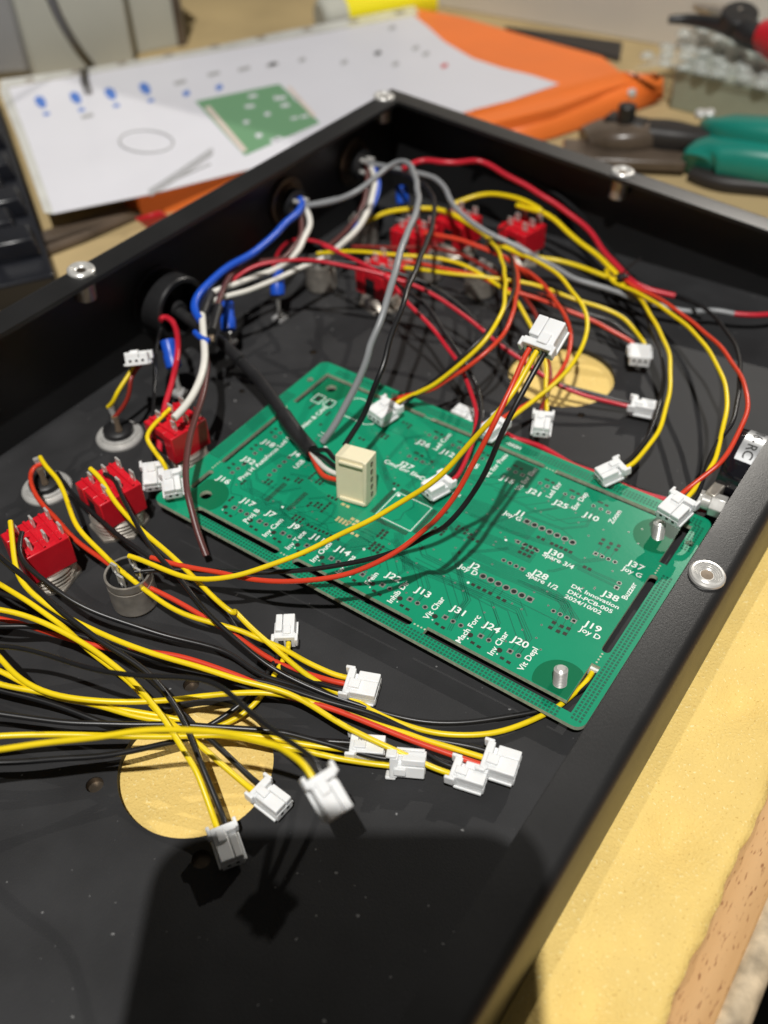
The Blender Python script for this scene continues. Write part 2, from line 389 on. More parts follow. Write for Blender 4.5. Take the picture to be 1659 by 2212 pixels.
# the bend heights are relative to the flange top, the lower edge rests on the foam
_pf = profile
def profile(h):
    out = _pf(0); return [(o, z) for o, z in out]
wall('side_wall', (XL, YF, 0), (XL, YB, 0), (1, 0, 0))
wall('side_wall', (XR, YF, 0), (XR, YB, 0), (-1, 0, 0))
wall('end_wall', (XL, YB, 0), (XR, YB, 0), (0, -1, 0))
wall('end_wall', (XL, YF, 0), (XR, YF, 0), (0, 1, 0))
def rivet_nut(x, y, r=4.3):
    z = ztop(x); n = Vector((.088, 0, 1)).normalized(); p = Vector((x, y, z))
    mb = MB()
    mb.lathe(p, n, [(-1.5, 2.9), (.05, 2.9), (.06, r), (.6, r - .1), (.95, r - .5), (1.0, 3.3), (.55, 3.0), (.7, 2.75), (.42, 2.55), (.55, 2.3), (.3, 2.1), (.4, 1.85), (.22, 1.6), (.2, .05)], 28)
    o = build('rivet_nut', mb, 'steel', enc)
    mb = MB().lathe(p, n, [(-9.5, 2.9), (-9.5, 3.2), (-1.55, 3.3), (-1.55, 2.95)], 20)
    build('barrel', mb, 'dull_steel', o)
    mb = MB().lathe(p, n, [(.23, 1.5), (.26, .05)], 16)
    build('bore', mb, 'bronze', o)
for x, y in ((144.3, 39.3), (-57, 36.9), (-57.2, 199), (45.9, 204.5), (144.3, -118), (-57, -110), (144.3, 199)): rivet_nut(x, y)
# ------------------------------------------------------------------ the circuit board
pcb = thing('circuit_board', (67, 40, 3), 'bare green printed circuit board with white lettering and perforated rails', 'circuit board')
PT = 1.25
def rect(x0, y0, x1, y1): return [(x0, y0), (x1, y0), (x1, y1), (x0, y1)]
slots = [rrect(5.3, 9.8, 7.1, 18.6, .85), rrect(5.3, 23, 7.1, 50, .85), rrect(46.3, 73.4, 86, 75.2, .85), rrect(128.5, 23, 130.8, 53, 1.1),
         rrect(48, 3.0, 86, 5.4, 1.15), rrect(13, 3.0, 43, 5.4, 1.15),
         [(5.3, 57.5), (7.1, 57.5), (7.1, 73.4), (44, 73.4), (44, 75.2), (5.3, 75.2)],
         [(89.4, 73.4), (128.5, 73.4), (128.5, 58), (130.8, 58), (130.8, 75.2), (89.4, 75.2)],
         [(90, 3.0), (130.8, 3.0), (130.8, 18.4), (128.5, 18.4), (128.5, 5.4), (90, 5.4)]]
MH = [(11.6, 9.8), (124.8, 9.0), (124.5, 66.6), (11.4, 69.4)]
holes = slots + [circle(x, y, 1.75, 24) for x, y in MH]
for k, x, y, r in (('I', 655, 293, 1.25), ('J', 650, 510, 1.25), ('J', 1160, 875, 1.1), ('H', 1145, 175, 1.1)):
    p = atp(k, x, y); holes.append(circle(p.x, p.y, r, 18))
mb = MB(); mb.side = 1; mb.plate(rrect(0, 0, 135, 80.3, 2.6), holes, lambda x, y: zpcb(x, y) - PT, zpcb)
build('board_panel', mb, ['pcb', 'pcb_edge'], pcb, smooth=30)
def pv(x, y, h): return Vector((x, y, zpcb(x, y) + h))
def flat(mb, poly, h): mb.add([pv(x, y, h) for x, y in poly], [tuple(range(len(poly)))]); return mb
for x, y in MH:                                  # bare rings round the mounting holes
    c = circle(x, y, 6.6, 40); c = [(min(max(a, 7.4), 128.4), min(max(b, 5.6), 73.1)) for a, b in c]; i = circle(x, y, 1.8, 40)
    mb = MB(); mb.add([pv(a, b, .03) for a, b in c] + [pv(a, b, .03) for a, b in i], [(k, (k + 1) % 40, 40 + (k + 1) % 40, 40 + k) for k in range(40)])
    build('keepout_ring', mb, 'pcb_dark', pcb)
mb = MB()
def rail(x0, x1, y0, y1):
    p = 1.0; nx = int((x1 - x0) / p); ny = int((y1 - y0) / p)
    for i in range(nx + 1):
        for j in range(ny + 1):
            cx = x0 + i * p; cy = y0 + j * p; a = .31
            flat(mb, [(cx - a, cy - a), (cx + a, cy - a), (cx + a, cy + a), (cx - a, cy + a)], .03)
rail(14, 128, .55, 2.6); rail(8, 132, 76.5, 79.4); rail(.8, 4.6, 24, 60); rail(131.6, 134.2, 2, 54); rail(131.5, 134.2, 66, 76)
X['perforation'] = mat('perforated_copper', (.003, .095, .052), .5)
tag(build('rail_perforation', mb, 'perforation', pcb), kind='stuff')
mb = MB()                                        # little break-off bites on the tabs
for (x, y, dx, dy) in ((5.4, 19.2, 0, 1), (5.4, 50.6, 0, 1), (44.3, 74.2, 1, 0), (86.3, 74.2, 1, 0), (129.4, 53.4, 0, 1), (129.4, 18.8, 0, 1), (43.4, 4.3, 1, 0), (86.4, 4.3, 1, 0)):
    for i in range(4): c = circle(x + dx * (i * 1.0 + .4), y + dy * (i * 1.0 + .4), .28, 10); flat(mb, c, .035)
build('break_tab_bites', mb, 'pcb_edge', pcb)
pads, rings, dark, gold, white = MB(), MB(), MB(), MB(), MB()
def pin(x, y, sq=False, r=.82):
    if sq: flat(rings, [(x - r, y - r), (x + r, y - r), (x + r, y + r), (x - r, y + r)], .04)
    else: flat(rings, circle(x, y, r, 16), .04)
    flat(dark, circle(x, y, r * .62, 14), .055)
def smd(x, y, a=.55, b=.4, m=None): flat(m or pads, [(x - a, y - b), (x + a, y - b), (x + a, y + b), (x - a, y + b)], .045)
for n, k, lst in ((2, 'K', ((512, 605), (320, 505))), (3, 'K', ((88, 383),)), (3, 'C', ((1185, 597),)), (2, 'C', ((1005, 503), (672, 330), (512, 247), (355, 165), (203, 87), (875, 435))), (3, 'H', ((595, 1105),))):
    for x, y in lst:
        p = atp(k, x, y)
        for i in range(n): pin(p.x + i * 2.3, p.y, i == 0, .72)
        flat(pads, circle(p.x - 2.3, p.y - 1.2, .75, 14), .045)
        smd(p.x - .6, p.y - 2.9); smd(p.x + 1.3, p.y - 3.1); flat(white, circle(p.x - 2.2, p.y - 2.5, .22, 8), .05)
for n, k, lst in ((3, 'I', ((1480, 825), (760, 730))), (2, 'J', ((205, 490), (365, 560))), (3, 'J', ((545, 635),)), (2, 'I', ((1075, 650), (905, 577))), (3, 'I', ((1240, 727),)), (2, 'H', ((890, 590), (745, 710))), (3, 'H', ((580, 850),))):
    for x, y in lst:
        p = atp(k, x, y)
        if k == 'H':
            for i in range(n): pin(p.x + .2 * i, p.y + i * 2.3, i == 0, .62)
            smd(p.x - 2.2, p.y + 1); smd(p.x - 2.2, p.y + 3); flat(pads, circle(p.x + .3, p.y + 5.2, .6, 12), .045)
        else:
            for i in range(n): pin(p.x + i * 2.3, p.y, i == n - 1, .62)
            smd(p.x + 1, p.y + 2.4, .8, .35); smd(p.x + 3.0, p.y + 2.2); flat(pads, circle(p.x + 2.3 * n, p.y + 1.6, .6, 12), .045)
for k, a, b, n, sqi in (('H', (993, 740), (850, 868), 5, -1), ('J', (65, 865), (185, 920), 4, 0), ('K', (470, 10), (592, 68), 4, 3), ('J', (560, 940), (683, 993), 4, 0), ('K', (795, 342), (928, 407), 4, 3), ('J', (710, 1128), (693, 1157), 2, 1)):
    p = atp(k, *a); q = atp(k, *b)
    for i in range(n): c = p.lerp(q, i / (n - 1)); pin(c.x, c.y, i == sqi, .68)
for k, a, b, sq in (('J', (122, 735), (412, 868), 0), ('K', (335, 115), (640, 265), 6)):   # the two seven-way joystick headers
    p = atp(k, *a); q = atp(k, *b)
    for i in range(7):
        c = p.lerp(q, i / 6); m1 = MB(); flat(m1, circle(c.x, c.y, 1.02, 18) if i != sq else rect(c.x - .95, c.y - .95, c.x + .95, c.y + .95), .04)
        o = build('header_pad', m1, 'ring', pcb); m2 = MB(); flat(m2, circle(c.x, c.y, .68, 16), .055); build('drill_hole', m2, 'hole', o)
def grid(k, x, y, nx, ny, px, py, a=.45, b=.3, m=None, drop=0.):
    p = atp(k, x, y)
    for i in range(nx):
        for j in range(ny):
            if random.random() >= drop: smd(p.x + i * px, p.y + j * py, a, b, m)
grid('H', 830, 1050, 1, 14, 1, .62, .75, .17); grid('H', 985, 1120, 1, 14, 1, .62, .75, .17)
for a in ((820, 920, 2, 2), (960, 890, 2, 1), (1040, 910, 2, 2), (1140, 890, 1, 3), (1190, 920, 2, 2), (1020, 1180, 3, 2), (1130, 1090, 1, 2), (1180, 1090, 2, 2), (1130, 1230, 4, 1), (1230, 1130, 1, 4), (1240, 1280, 5, 1), (1280, 1020, 3, 1), (650, 930, 1, 2), (560, 1050, 1, 2)):
    grid('H', a[0], a[1], a[2], a[3], 1.3, 1.25, .38, .5)
grid('H', 1345, 1185, 4, 1, 1.15, 1, .35, .95, gold); grid('H', 1430, 1210, 2, 2, 1.6, 1.5, .55, .5, gold); grid('H', 1385, 1080, 2, 1, 1.6, 1, .55, .45, gold); grid('H', 1450, 1290, 2, 1, 1.6, 1, .5, .45, gold)
for a in ((530, 1310, 2, 3), (470, 1400, 3, 3), (930, 1270, 3, 3), (1100, 1260, 3, 2), (1190, 1320, 3, 2), (820, 1385, 2, 1), (650, 930, 2, 1), (820, 690, 2, 1), (850, 630, 1, 1), (700, 500, 3, 2), (560, 590, 2, 2), (400, 600, 2, 1), (160, 430, 1, 2), (230, 380, 1, 1), (90, 490, 2, 1), (40, 380, 1, 3), (640, 545, 1, 1), (1030, 1140, 1, 1), (1120, 1430, 1, 1)):
    grid('I', a[0], a[1], a[2], a[3], 1.35, 1.25, .4, .5, drop=.12)
for a in ((75, 930, 3, 3), (590, 875, 1, 2), (640, 900, 1, 2), (690, 915, 1, 2), (490, 1025, 2, 1), (280, 875, 5, 1), (195, 835, 2, 1)): grid('J', a[0], a[1], a[2], a[3], 1.4, 1.7, .5, .5)
for a in ((270, 170, 4, 1), (435, 255, 2, 1), (775, 450, 1, 2), (825, 475, 1, 2), (870, 490, 1, 2)): grid('K', a[0], a[1], a[2], a[3], 1.7, 1.9, .55, .5)
# the large quad flat package footprint
QX0, QX1, QY0, QY1 = 56.3, 68.1, 30.4, 41.5
for i in range(30):
    t = QX0 + .4 + i * (QX1 - QX0 - .8) / 29; u = QY0 + .4 + i * (QY1 - QY0 - .8) / 29
    smd(t, QY0 - 1.2, .11, .75); smd(t, QY1 + 1.2, .11, .75); smd(QX0 - 1.2, u, .75, .11); smd(QX1 + 1.2, u, .75, .11)
for (a, b, c, d) in ((QX0, QY0, QX1, QY0 + .22), (QX0, QY1 - .22, QX1, QY1), (QX0, QY0 + .22, QX0 + .22, QY1 - .22), (QX1 - .22, QY0 + .22, QX1, QY1 - .22)): flat(white, rect(a, b, c, d), .05)
flat(white, circle(QX0 + 1, QY1 - 1, .55, 16), .05)
for k, x, y in (('H', 945, 1100), ('I', 650, 970), ('I', 430, 1408), ('H', 1535, 1405), ('I', 1460, 1340), ('K', 238, 157)): p = atp(k, x, y); flat(white, circle(p.x, p.y, .38, 12), .05)
def ribbon(mb, pts, wd, h, off=0.):
    n = len(pts); L, R = [], []
    for i in range(n):
        a = Vector(pts[max(i - 1, 0)]); b = Vector(pts[min(i + 1, n - 1)]); d = (b - a).normalized(); nn = Vector((-d.y, d.x))
        if 0 < i < n - 1:
            d1 = (Vector(pts[i]) - a).normalized(); nn = nn / max(.5, nn.dot(Vector((-d1.y, d1.x))))
        c = Vector(pts[i]) + nn * off; L.append(c + nn * wd / 2); R.append(c - nn * wd / 2)
    for i in range(n - 1): mb.add([pv(*L[i], h), pv(*R[i], h), pv(*R[i + 1], h), pv(*L[i + 1], h)], [(0, 1, 2, 3)])
def octo(k, x, y, ax, ay, w=.25):                # printed outlines of parts
    p = atp(k, x, y); c = .3
    pts = [(-ax, -ay * (1 - c)), (-ax * (1 - c), -ay), (ax * (1 - c), -ay), (ax, -ay * (1 - c)), (ax, ay * (1 - c)), (ax * (1 - c), ay), (-ax * (1 - c), ay), (-ax, ay * (1 - c)), (-ax, -ay * (1 - c))]
    ribbon(white, [(p.x + a, p.y + b) for a, b in pts], w, .05)
p = atp('H', 1205, 315); ribbon(white, [(p.x - 1.6, p.y - 2), (p.x + 1.6, p.y - 2), (p.x + 1.6, p.y + 2), (p.x - 1.6, p.y + 2), (p.x - 1.6, p.y - 2)], .25, .05); smd(p.x, p.y, .8, 1.1, dark)
octo('H', 1285, 350, 1.5, 1.9); p = atp('H', 1285, 350); smd(p.x, p.y, .75, 1.0, dark)
octo('I', 420, 405, 6.2, 4.9, .28)
p = atp('I', 128, 578); ribbon(white, [(p.x - 1.2, p.y - .6), (p.x + 1.2, p.y - .6), (p.x + 1.2, p.y + .8), (p.x - 1.2, p.y + .8)], .22, .05)
p = atp('I', 150, 668); smd(p.x, p.y, .5, .45, white)
tr = MB()
def traces(k, pts, n, pitch=.42, wd=.17):
    q = [atp(k, *a) for a in pts]; q = [(a.x, a.y) for a in q]
    for i in range(n): ribbon(tr, q, wd, .02, (i - (n - 1) / 2) * pitch)
T = lambda k, p, n, pitch=.42, wd=.21: traces(k, p, n, pitch, wd)
T('K', [(160, 0), (215, 195), (240, 270), (190, 330), (165, 390)], 3, .55); T('K', [(-300, -40), (0, 90), (300, 215), (560, 330), (640, 520), (560, 620)], 3, .55)
T('K', [(390, 280), (440, 420), (370, 520)], 2, .55); T('K', [(330, 130), (310, 100), (290, 60)], 1); T('K', [(300, 130), (370, 165), (430, 165)], 1); T('K', [(435, 165), (390, 225)], 1, wd=.25); T('K', [(480, 190), (440, 240)], 1, wd=.25)
T('J', [(-250, 930), (0, 1045), (180, 1115), (340, 1230), (430, 1370)], 5, .55); T('J', [(-240, 690), (0, 795), (290, 890), (460, 990), (640, 970)], 3, .5); T('J', [(560, 650), (500, 765), (340, 780), (100, 690)], 2, .5)
T('J', [(365, 565), (300, 650), (60, 690), (-160, 770)], 2, .5); T('J', [(250, 1050), (290, 1050), (440, 1010), (700, 1125)], 2, .5); T('J', [(440, 1030), (690, 1150)], 2, .5); T('J', [(340, 780), (410, 840), (415, 870)], 1); T('J', [(270, 800), (250, 860)], 4, .5)
for i in range(3): T('J', [(560 + 43 * i, 940 + 17 * i), (610 + 45 * i, 870 + 14 * i)], 1, wd=.2); T('K', [(838 + 45 * i, 365 + 22 * i), (790 + 48 * i, 450 + 18 * i)], 1, wd=.2)
T('K', [(838, 363), (870, 310), (850, 270), (560, 150), (200, 0)], 4, .5); T('K', [(928, 400), (890, 290), (560, 140)], 2, .5)
T('I', [(920, 1030), (1100, 1060), (1300, 1130), (1659, 1290)], 12, .55); T('I', [(950, 1180), (1100, 1240), (1400, 1360), (1659, 1475)], 8, .5); T('I', [(590, 1215), (420, 1330), (330, 1410), (230, 1480), (80, 1475)], 12, .42)
T('I', [(680, 1285), (690, 1370), (730, 1475), (760, 1560)], 6, .45); T('I', [(640, 975), (600, 900), (540, 760), (480, 640)], 6, .45); T('I', [(740, 960), (840, 870), (930, 790), (1010, 700), (1060, 660)], 4, .45)
T('I', [(600, 910), (570, 790), (740, 600), (880, 580)], 3, .45); T('I', [(840, 870), (980, 850), (1130, 860), (1480, 900)], 2, .5); T('I', [(1180, 1420), (1300, 1420), (1480, 1400)], 3, .4); T('I', [(1040, 1210), (1090, 1310), (1150, 1330)], 3, .35)
T('I', [(790, 1040), (790, 1100), (720, 1140), (690, 1190), (640, 1200)], 1, wd=.3); T('I', [(830, 1360), (870, 1400)], 1)
T('H', [(730, 1060), (900, 1140), (1100, 1290), (1250, 1340), (1400, 1400)], 8, .42); T('H', [(990, 740), (930, 720), (750, 840), (760, 900), (930, 990), (1080, 960)], 2, .5); T('H', [(1000, 860), (1130, 880), (1250, 940)], 2, .5)
T('H', [(690, 770), (700, 900), (730, 1050)], 2, .5); T('H', [(600, 870), (570, 960), (570, 1000), (650, 1020), (640, 1120), (600, 1160)], 1, wd=.25); T('H', [(900, 930), (790, 1030), (830, 1080), (930, 1060), (930, 1120), (1050, 1230), (1100, 1290)], 2, .45)
T('H', [(1130, 1040), (1250, 1030), (1330, 1090), (1310, 1150), (1200, 1250)], 2, .45); T('C', [(1140, 260), (1145, 410), (1080, 460), (1040, 520)], 2, .5); T('C', [(1280, 420), (1310, 520), (1230, 620)], 2, .5); T('C', [(1080, 200), (1150, 340), (1280, 420), (1659, 580)], 4, .5)
T('C', [(1470, 290), (1550, 600), (1490, 700), (1440, 800)], 3, .5); T('C', [(203, 90), (260, 110), (420, 130), (560, 230)], 1, wd=.25); T('C', [(355, 170), (420, 190), (620, 250)], 1, wd=.25); T('C', [(760, 250), (720, 330), (680, 335)], 1, wd=.25)
random.seed(11)
for k, lst, dy in (('K', ((512, 605), (320, 505), (88, 383)), 1), ('C', ((1185, 597), (1005, 503), (672, 330), (512, 247), (355, 165), (203, 87), (875, 435)), 1), ('I', ((1480, 825), (760, 730), (1075, 650), (905, 577), (1240, 727)), -1), ('J', ((205, 490), (365, 560), (545, 635)), -1)):
    for x, y in lst:
        p = atp(k, x, y)
        for i in range(2):
            q0 = (p.x + 2.3 * i, p.y); h1 = 3 + i * .6 + random.random() * 2; h2 = 4 + random.random() * 5; sx = 1 if p.x < 62 else -1
            ribbon(tr, [q0, (q0[0], p.y + dy * h1), (q0[0] + sx * h2, p.y + dy * (h1 + h2)), (q0[0] + sx * (h2 + 6 + 5 * random.random()), p.y + dy * (h1 + h2))], .2, .02)
for y0, n, xa, xb in ((24.5, 3, 74, 118), (61.5, 3, 20, 46), (17.5, 4, 18, 52)):
    for i in range(n):
        y = y0 + i * .62; a = xa + i * .5 + random.random() * 2; b = xb - random.random() * 14
        ribbon(tr, [(a - 2.5, y + 2.5), (a, y), (b, y), (b + 2.2, y - 2.2)], .2, .02)
vm = MB()
for i in range(150):
    x = random.uniform(14, 122); y = random.uniform(10, 68)
    if QX0 - 3 < x < QX1 + 3 and QY0 - 3 < y < QY1 + 3: continue
    flat(vm, circle(x, y, .30, 8), .035); flat(dark, circle(x, y, .15, 6), .05)
tag(build('via', vm, 'ring', pcb), kind='stuff')
tag(build('copper_trace', tr, 'pcb_trace', pcb), kind='stuff')
for n, m, q in (('solder_pad', pads, 'pad'), ('pin_pad', rings, 'ring'), ('drill_holes', dark, 'hole'), ('gold_pad', gold, 'gold'), ('printed_outline', white, 'silk')): tag(build(n, m, q, pcb), kind='stuff')
TILT = Vector((.0172, -.0052, 1)).normalized()
def text_mesh(body, size, m, parent, origin, ux, uy, align='CENTER', name='lettering', bold=.018, wide=1.):
    cu = bpy.data.curves.new(name, 'FONT'); cu.body = body; cu.size = size * S; cu.align_x = align; cu.align_y = 'CENTER'; cu.resolution_u = 3
    cu.offset = bold * size * S; cu.materials.append(X[m])
    tmp = bpy.data.objects.new(name, cu); me = bpy.data.meshes.new_from_object(tmp); bpy.data.objects.remove(tmp); bpy.data.curves.remove(cu)
    if not me.materials: me.materials.append(X[m])
    o = bpy.data.objects.new(name, me); link(o, parent)
    ux = Vector(ux).normalized(); n = ux.cross(Vector(uy)).normalized(); uy = n.cross(ux)
    mt = Matrix((ux * wide, uy, n)).transposed().to_4x4(); mt.translation = (Vector(origin) - (WL[parent] if parent else Vector())) * S
    o.matrix_local = mt; return o
def silk(body, k, x, y, size=2.3, rot=0, align='CENTER', wide=1.08):
    p = atp(k, x, y); p.z += .06
    ux = {0: (1, 0, -.0172), 90: (0, 1, .0052), 180: (-1, 0, .0172)}[rot]; uy = {0: (0, 1, .0052), 90: (-1, 0, .0172), 180: (0, -1, 0)}[rot]
    text_mesh(body, size, 'silk', pcb, p, ux, uy, align, 'silkscreen_text', .016, wide)
for a in (('J20', 'K', 580, 548), ('J24', 'K', 395, 452), ('J31', 'K', 180, 345), ('J2', 'K', 283, 52), ('J28', 'K', 710, 107), ('J38', 'K', 1170, 247), ('J37', 'K', 1335, 47), ('J19', 'K', 1055, 447),
          ('J30', 'J', 305, 942), ('J10', 'J', 533, 707), ('J25', 'J', 340, 627), ('J21', 'J', 175, 552), ('J15', 'I', 1475, 905), ('J1', 'I', 1570, 1150), ('J27', 'I', 740, 800), ('J26', 'I', 865, 642), ('J12', 'I', 1040, 712), ('J5', 'I', 1235, 802),
          ('J16', 'H', 520, 905), ('J32', 'H', 700, 765), ('J18', 'H', 845, 640), ('J4', 'H', 1045, 718), ('J17', 'H', 695, 1068), ('J7', 'H', 860, 1152), ('J9', 'H', 1035, 1242), ('J11', 'H', 1205, 1332), ('J14', 'H', 1385, 1422), ('J22', 'C', 1080, 455), ('J13', 'C', 1275, 555)): silk(*a, size=2.8, wide=1.22)
for a in (('Joy D', 'K', 240, 76), ('Spare 1/2', 'K', 720, 148), ('Joy G', 'K', 1310, 90), ('Joy D', 'K', 1035, 490), ('Spare 3/4', 'J', 320, 985), ('Joy G', 'I', 1510, 1168), ('Cmd Enr Elec', 'I', 715, 826), ('Cmd Enr Pneu', 'I', 980, 950)): silk(*a, size=2.2)
for s, x, y in (('DK Innovation', 912, 176), ('DKI-PCB-005', 888, 211), ('2024/10/02', 868, 243)): silk(s, 'K', x, y, 1.8, 0, 'LEFT', 1.25)
for a in (('Vit Depl', 'K', 630, 655), ('Inv Char', 'K', 435, 555), ('Mach Forc', 'K', 240, 460), ('Vit Char', 'C', 1345, 655), ('Inhib Dir', 'C', 1110, 550), ('Frein', 'C', 935, 462), ('Inv Bras', 'C', 765, 372), ('Inv Outil', 'C', 605, 290), ('Inv Tete', 'C', 440, 212), ('Inv Cam', 'C', 290, 130), ('Proj B', 'C', 150, 52),
          ('Proj H', 'H', 685, 860), ('Autofocus', 'H', 830, 740), ('Led Se', 'H', 965, 622), ('USB', 'H', 1065, 790), ('Alim & CAN', 'H', 1178, 447), ('Led Com', 'I', 1000, 627), ('Vit Enr Pneu', 'I', 1390, 800), ('Vit Enr Elec', 'J', 120, 465), ('Led Enr', 'J', 295, 535), ('Enr Dep', 'J', 460, 605), ('Zoom', 'J', 685, 705), ('Buzzer', 'J', 775, 1180)): silk(*a, size=2.2, rot=90)
silk('-502H', 'J', 35, 252, 1.8, 0)
for i in (1, 2):                                  # threaded studs through the corner holes
    x, y = MH[i]; z = zpcb(x, y); pr = [(-z - 1, 1.45)]
    h = -1.0
    while h < 4.2: pr += [(h, 1.45), (h + .25, 1.68)]; h += .5
    pr += [(4.4, 1.45), (4.8, 1.0)]
    st = build('threaded_stud', MB().lathe((x, y, z), (-.1, .12, 1), pr, 20), 'steel', origin=(x, y, z))
    tag(st, 'short threaded steel stud through the board corner beside the %s' % ('Vit Depl lettering' if i == 1 else 'Zoom lettering'), 'stud', 'studs through the board corners')
# ------------------------------------------------------------------ switches, buttons, indicators on the panel
def knurl(mb, p, r, h, axis=(0, 0, 1), n=5):
    pr = [(0, r)]; 
    for i in range(n): pr += [((i + .25) * h / n, r + .35), ((i + .75) * h / n, r - .25)]
    pr += [(h, r - .2), (h, r * .6)]; return mb.lathe(p, axis, pr, 28)
def terminal(parent, p, ax, h=2.7, bend=0.):
    u, v, w_ = ax; mb = MB(); w1, t = 2.1, .55
    for s in (-1, 1): mb.box(p + w_ * h / 2 + u * s * (w1 * .36), (w1 * .30, t, h), ax)
    mb.box(p + w_ * (h + .15), (w1, t, .42), ax); mb.box(p + w_ * .4, (w1, t, .8), ax)
    build('solder_terminal', mb, 'steel', parent)
def toggle(x, y, label, rz=0., zb=6.2, tilt=0., s=1.0, group='red toggle switches on the panel'):
    t = thing('toggle_switch', (x, y, 0), label, 'switch', group)
    c, sn = math.cos(math.radians(rz)), math.sin(math.radians(rz)); u = Vector((c, sn, 0)); v = Vector((-sn, c, 0)); w_ = Vector((0, 0, 1)); ax = (u, v, w_); o = Vector((x, y, 0))
    mb = MB().lathe(o, w_, [(0, 8.6 * s), (1.2, 8.6 * s), (1.4, 7.4 * s)], 6); build('hex_nut', mb, 'dull_steel', t, bevel=.2)
    build('threaded_bushing', knurl(MB(), o + w_ * 1.3, 7.2 * s, zb - 1.3, n=4), 'dull_steel', t)
    mb = MB(); bh = 9.5 * s; W = 13.2 * s
    for sgn in (-1, 1): mb.box(o + u * sgn * (W / 2 - 2.1 * s) + w_ * (zb + bh / 2), (4.2 * s, W, bh), ax)
    mb.box(o + w_ * (zb + bh - 1.4 * s), (W - 8 * s, W - .6, 2.8 * s), ax)
    b = build('body', mb, 'red_body', t, bevel=.35)
    mb = MB().box(o + w_ * (zb + (bh - 3 * s) / 2), (W - 8.5 * s, W - .9, bh - 3 * s), ax); build('frame_plate', mb, 'black_plastic', t, bevel=.2)
    mb = MB()
    for j in (-1, 0, 1): mb.box(o + w_ * (zb + bh + .3) + v * j * 4.4 * s, (W * .94, .7, .9), ax)
    build('barrier_rib', mb, 'red_body', b, bevel=.15)
    for i in (-1, 1):
        for j in (-1, 0, 1): terminal(t, o + w_ * (zb + bh) + u * i * 3.6 * s + v * (j * 4.4 * s + 1.5), ax)
    return t
toggle(-7.0, -33.5, 'red toggle switch standing beside the big metal push button', -14)
toggle(-6.0, -8.5, 'red toggle switch between the two flat indicators and the board corner', -12)
toggle(-10.0, 22.0, 'red toggle switch at the board corner under the cut white wire end', -8)
toggle(-10.0, 128.0, 'red toggle switch behind the grey wire on a silver bushing', -6)
toggle(17.0, 184.0, 'lone red toggle switch under the back wall past the grey wire', -10, zb=5)
toggle(-7.0, 176.5, 'red toggle switch at the start of the arching yellow wire', -8, zb=5)
toggle(-17.0, 160.5, 'red toggle switch crossed by the thin black wire', -5, zb=5)
def button(x, y, r, h, label):
    t = thing('push_button', (x, y, 0), label, 'push button', 'metal push buttons on the panel'); o = Vector((x, y, 0))
    mb = MB().lathe(o, (0, 0, 1), [(0, r * .9), (.8, r * .92), (1, r), (h - 2.8, r), (h - 2.7, r - .35), (h - 2.3, r - .35), (h - 2.2, r), (h, r), (h, r - .6), (h - 2.6, r - .75)], 36)
    build('barrel', mb, 'dull_steel', t)
    build('insert', MB().lathe(o, (0, 0, 1), [(h - 3, r - .85), (h - .1, r - .72), (h - .12, r - .8), (h - 1.9, r - 1.1), (h - 1.95, .1)], 24), 'black_plastic', t)
    for a in (20, 110, 200, 290):
        p = o + Vector((math.cos(math.radians(a)), math.sin(math.radians(a)), 0)) * r * .55 + Vector((0, 0, h - 1.7))
        terminal(t, p, (Vector((1, 0, 0)), Vector((0, 1, 0)), Vector((0, 0, 1))), 3.6)
button(19.4, -27.0, 6.0, 11.5, 'metal push button in front of the red toggles with yellow and red wires')
button(-36.1, 125.4, 5.8, 11.0, 'metal push button beside the blue crimp terminal with a yellow wire')
button(-42.7, 162.4, 5.8, 10.0, 'metal push button below the round wall connector with a yellow wire')
button(16.5, 154.1, 5.8, 10.0, 'metal push button under the crossing yellow wires far from the wall')
button(-5.1, 153.5, 4.6, 8.0, 'small metal push button beside the red toggle on its silver bushing')
def indicator(x, y, label):
    t = thing('indicator_light', (x, y, 0), label, 'indicator', 'flat indicators on the panel'); o = Vector((x, y, 0))
    build('ring_nut', MB().lathe(o, (0, 0, 1), [(0, 7.4), (.7, 7.4), (1.2, 7.0), (1.3, 6.0), (1.9, 5.8), (2.0, 4.8)], 36), 'steel', t)
    build('lamp_holder', MB().lathe(o, (0, 0, 1), [(1.3, 4.9), (3.6, 4.7), (4.2, 3.8), (4.6, .1)], 24), 'black_plastic', t)
    for a, m in ((150, 'steel'), (-30, 'copper')):
        p = o + Vector((math.cos(math.radians(a)) * 2.6, math.sin(math.radians(a)) * 2.6, 4.6))
        build('solder_leg', MB().tube([p, p + Vector((0, 0, 2.6)), p + Vector((-.5, .2, 5.2))], [1.1, .7, 1.1], 8), m, t)
indicator(-34.9, 19.1, 'flat silver indicator by the side wall with a small dark red wire')
indicator(-35.1, -10.3, 'flat silver indicator by the side wall with a long yellow wire')
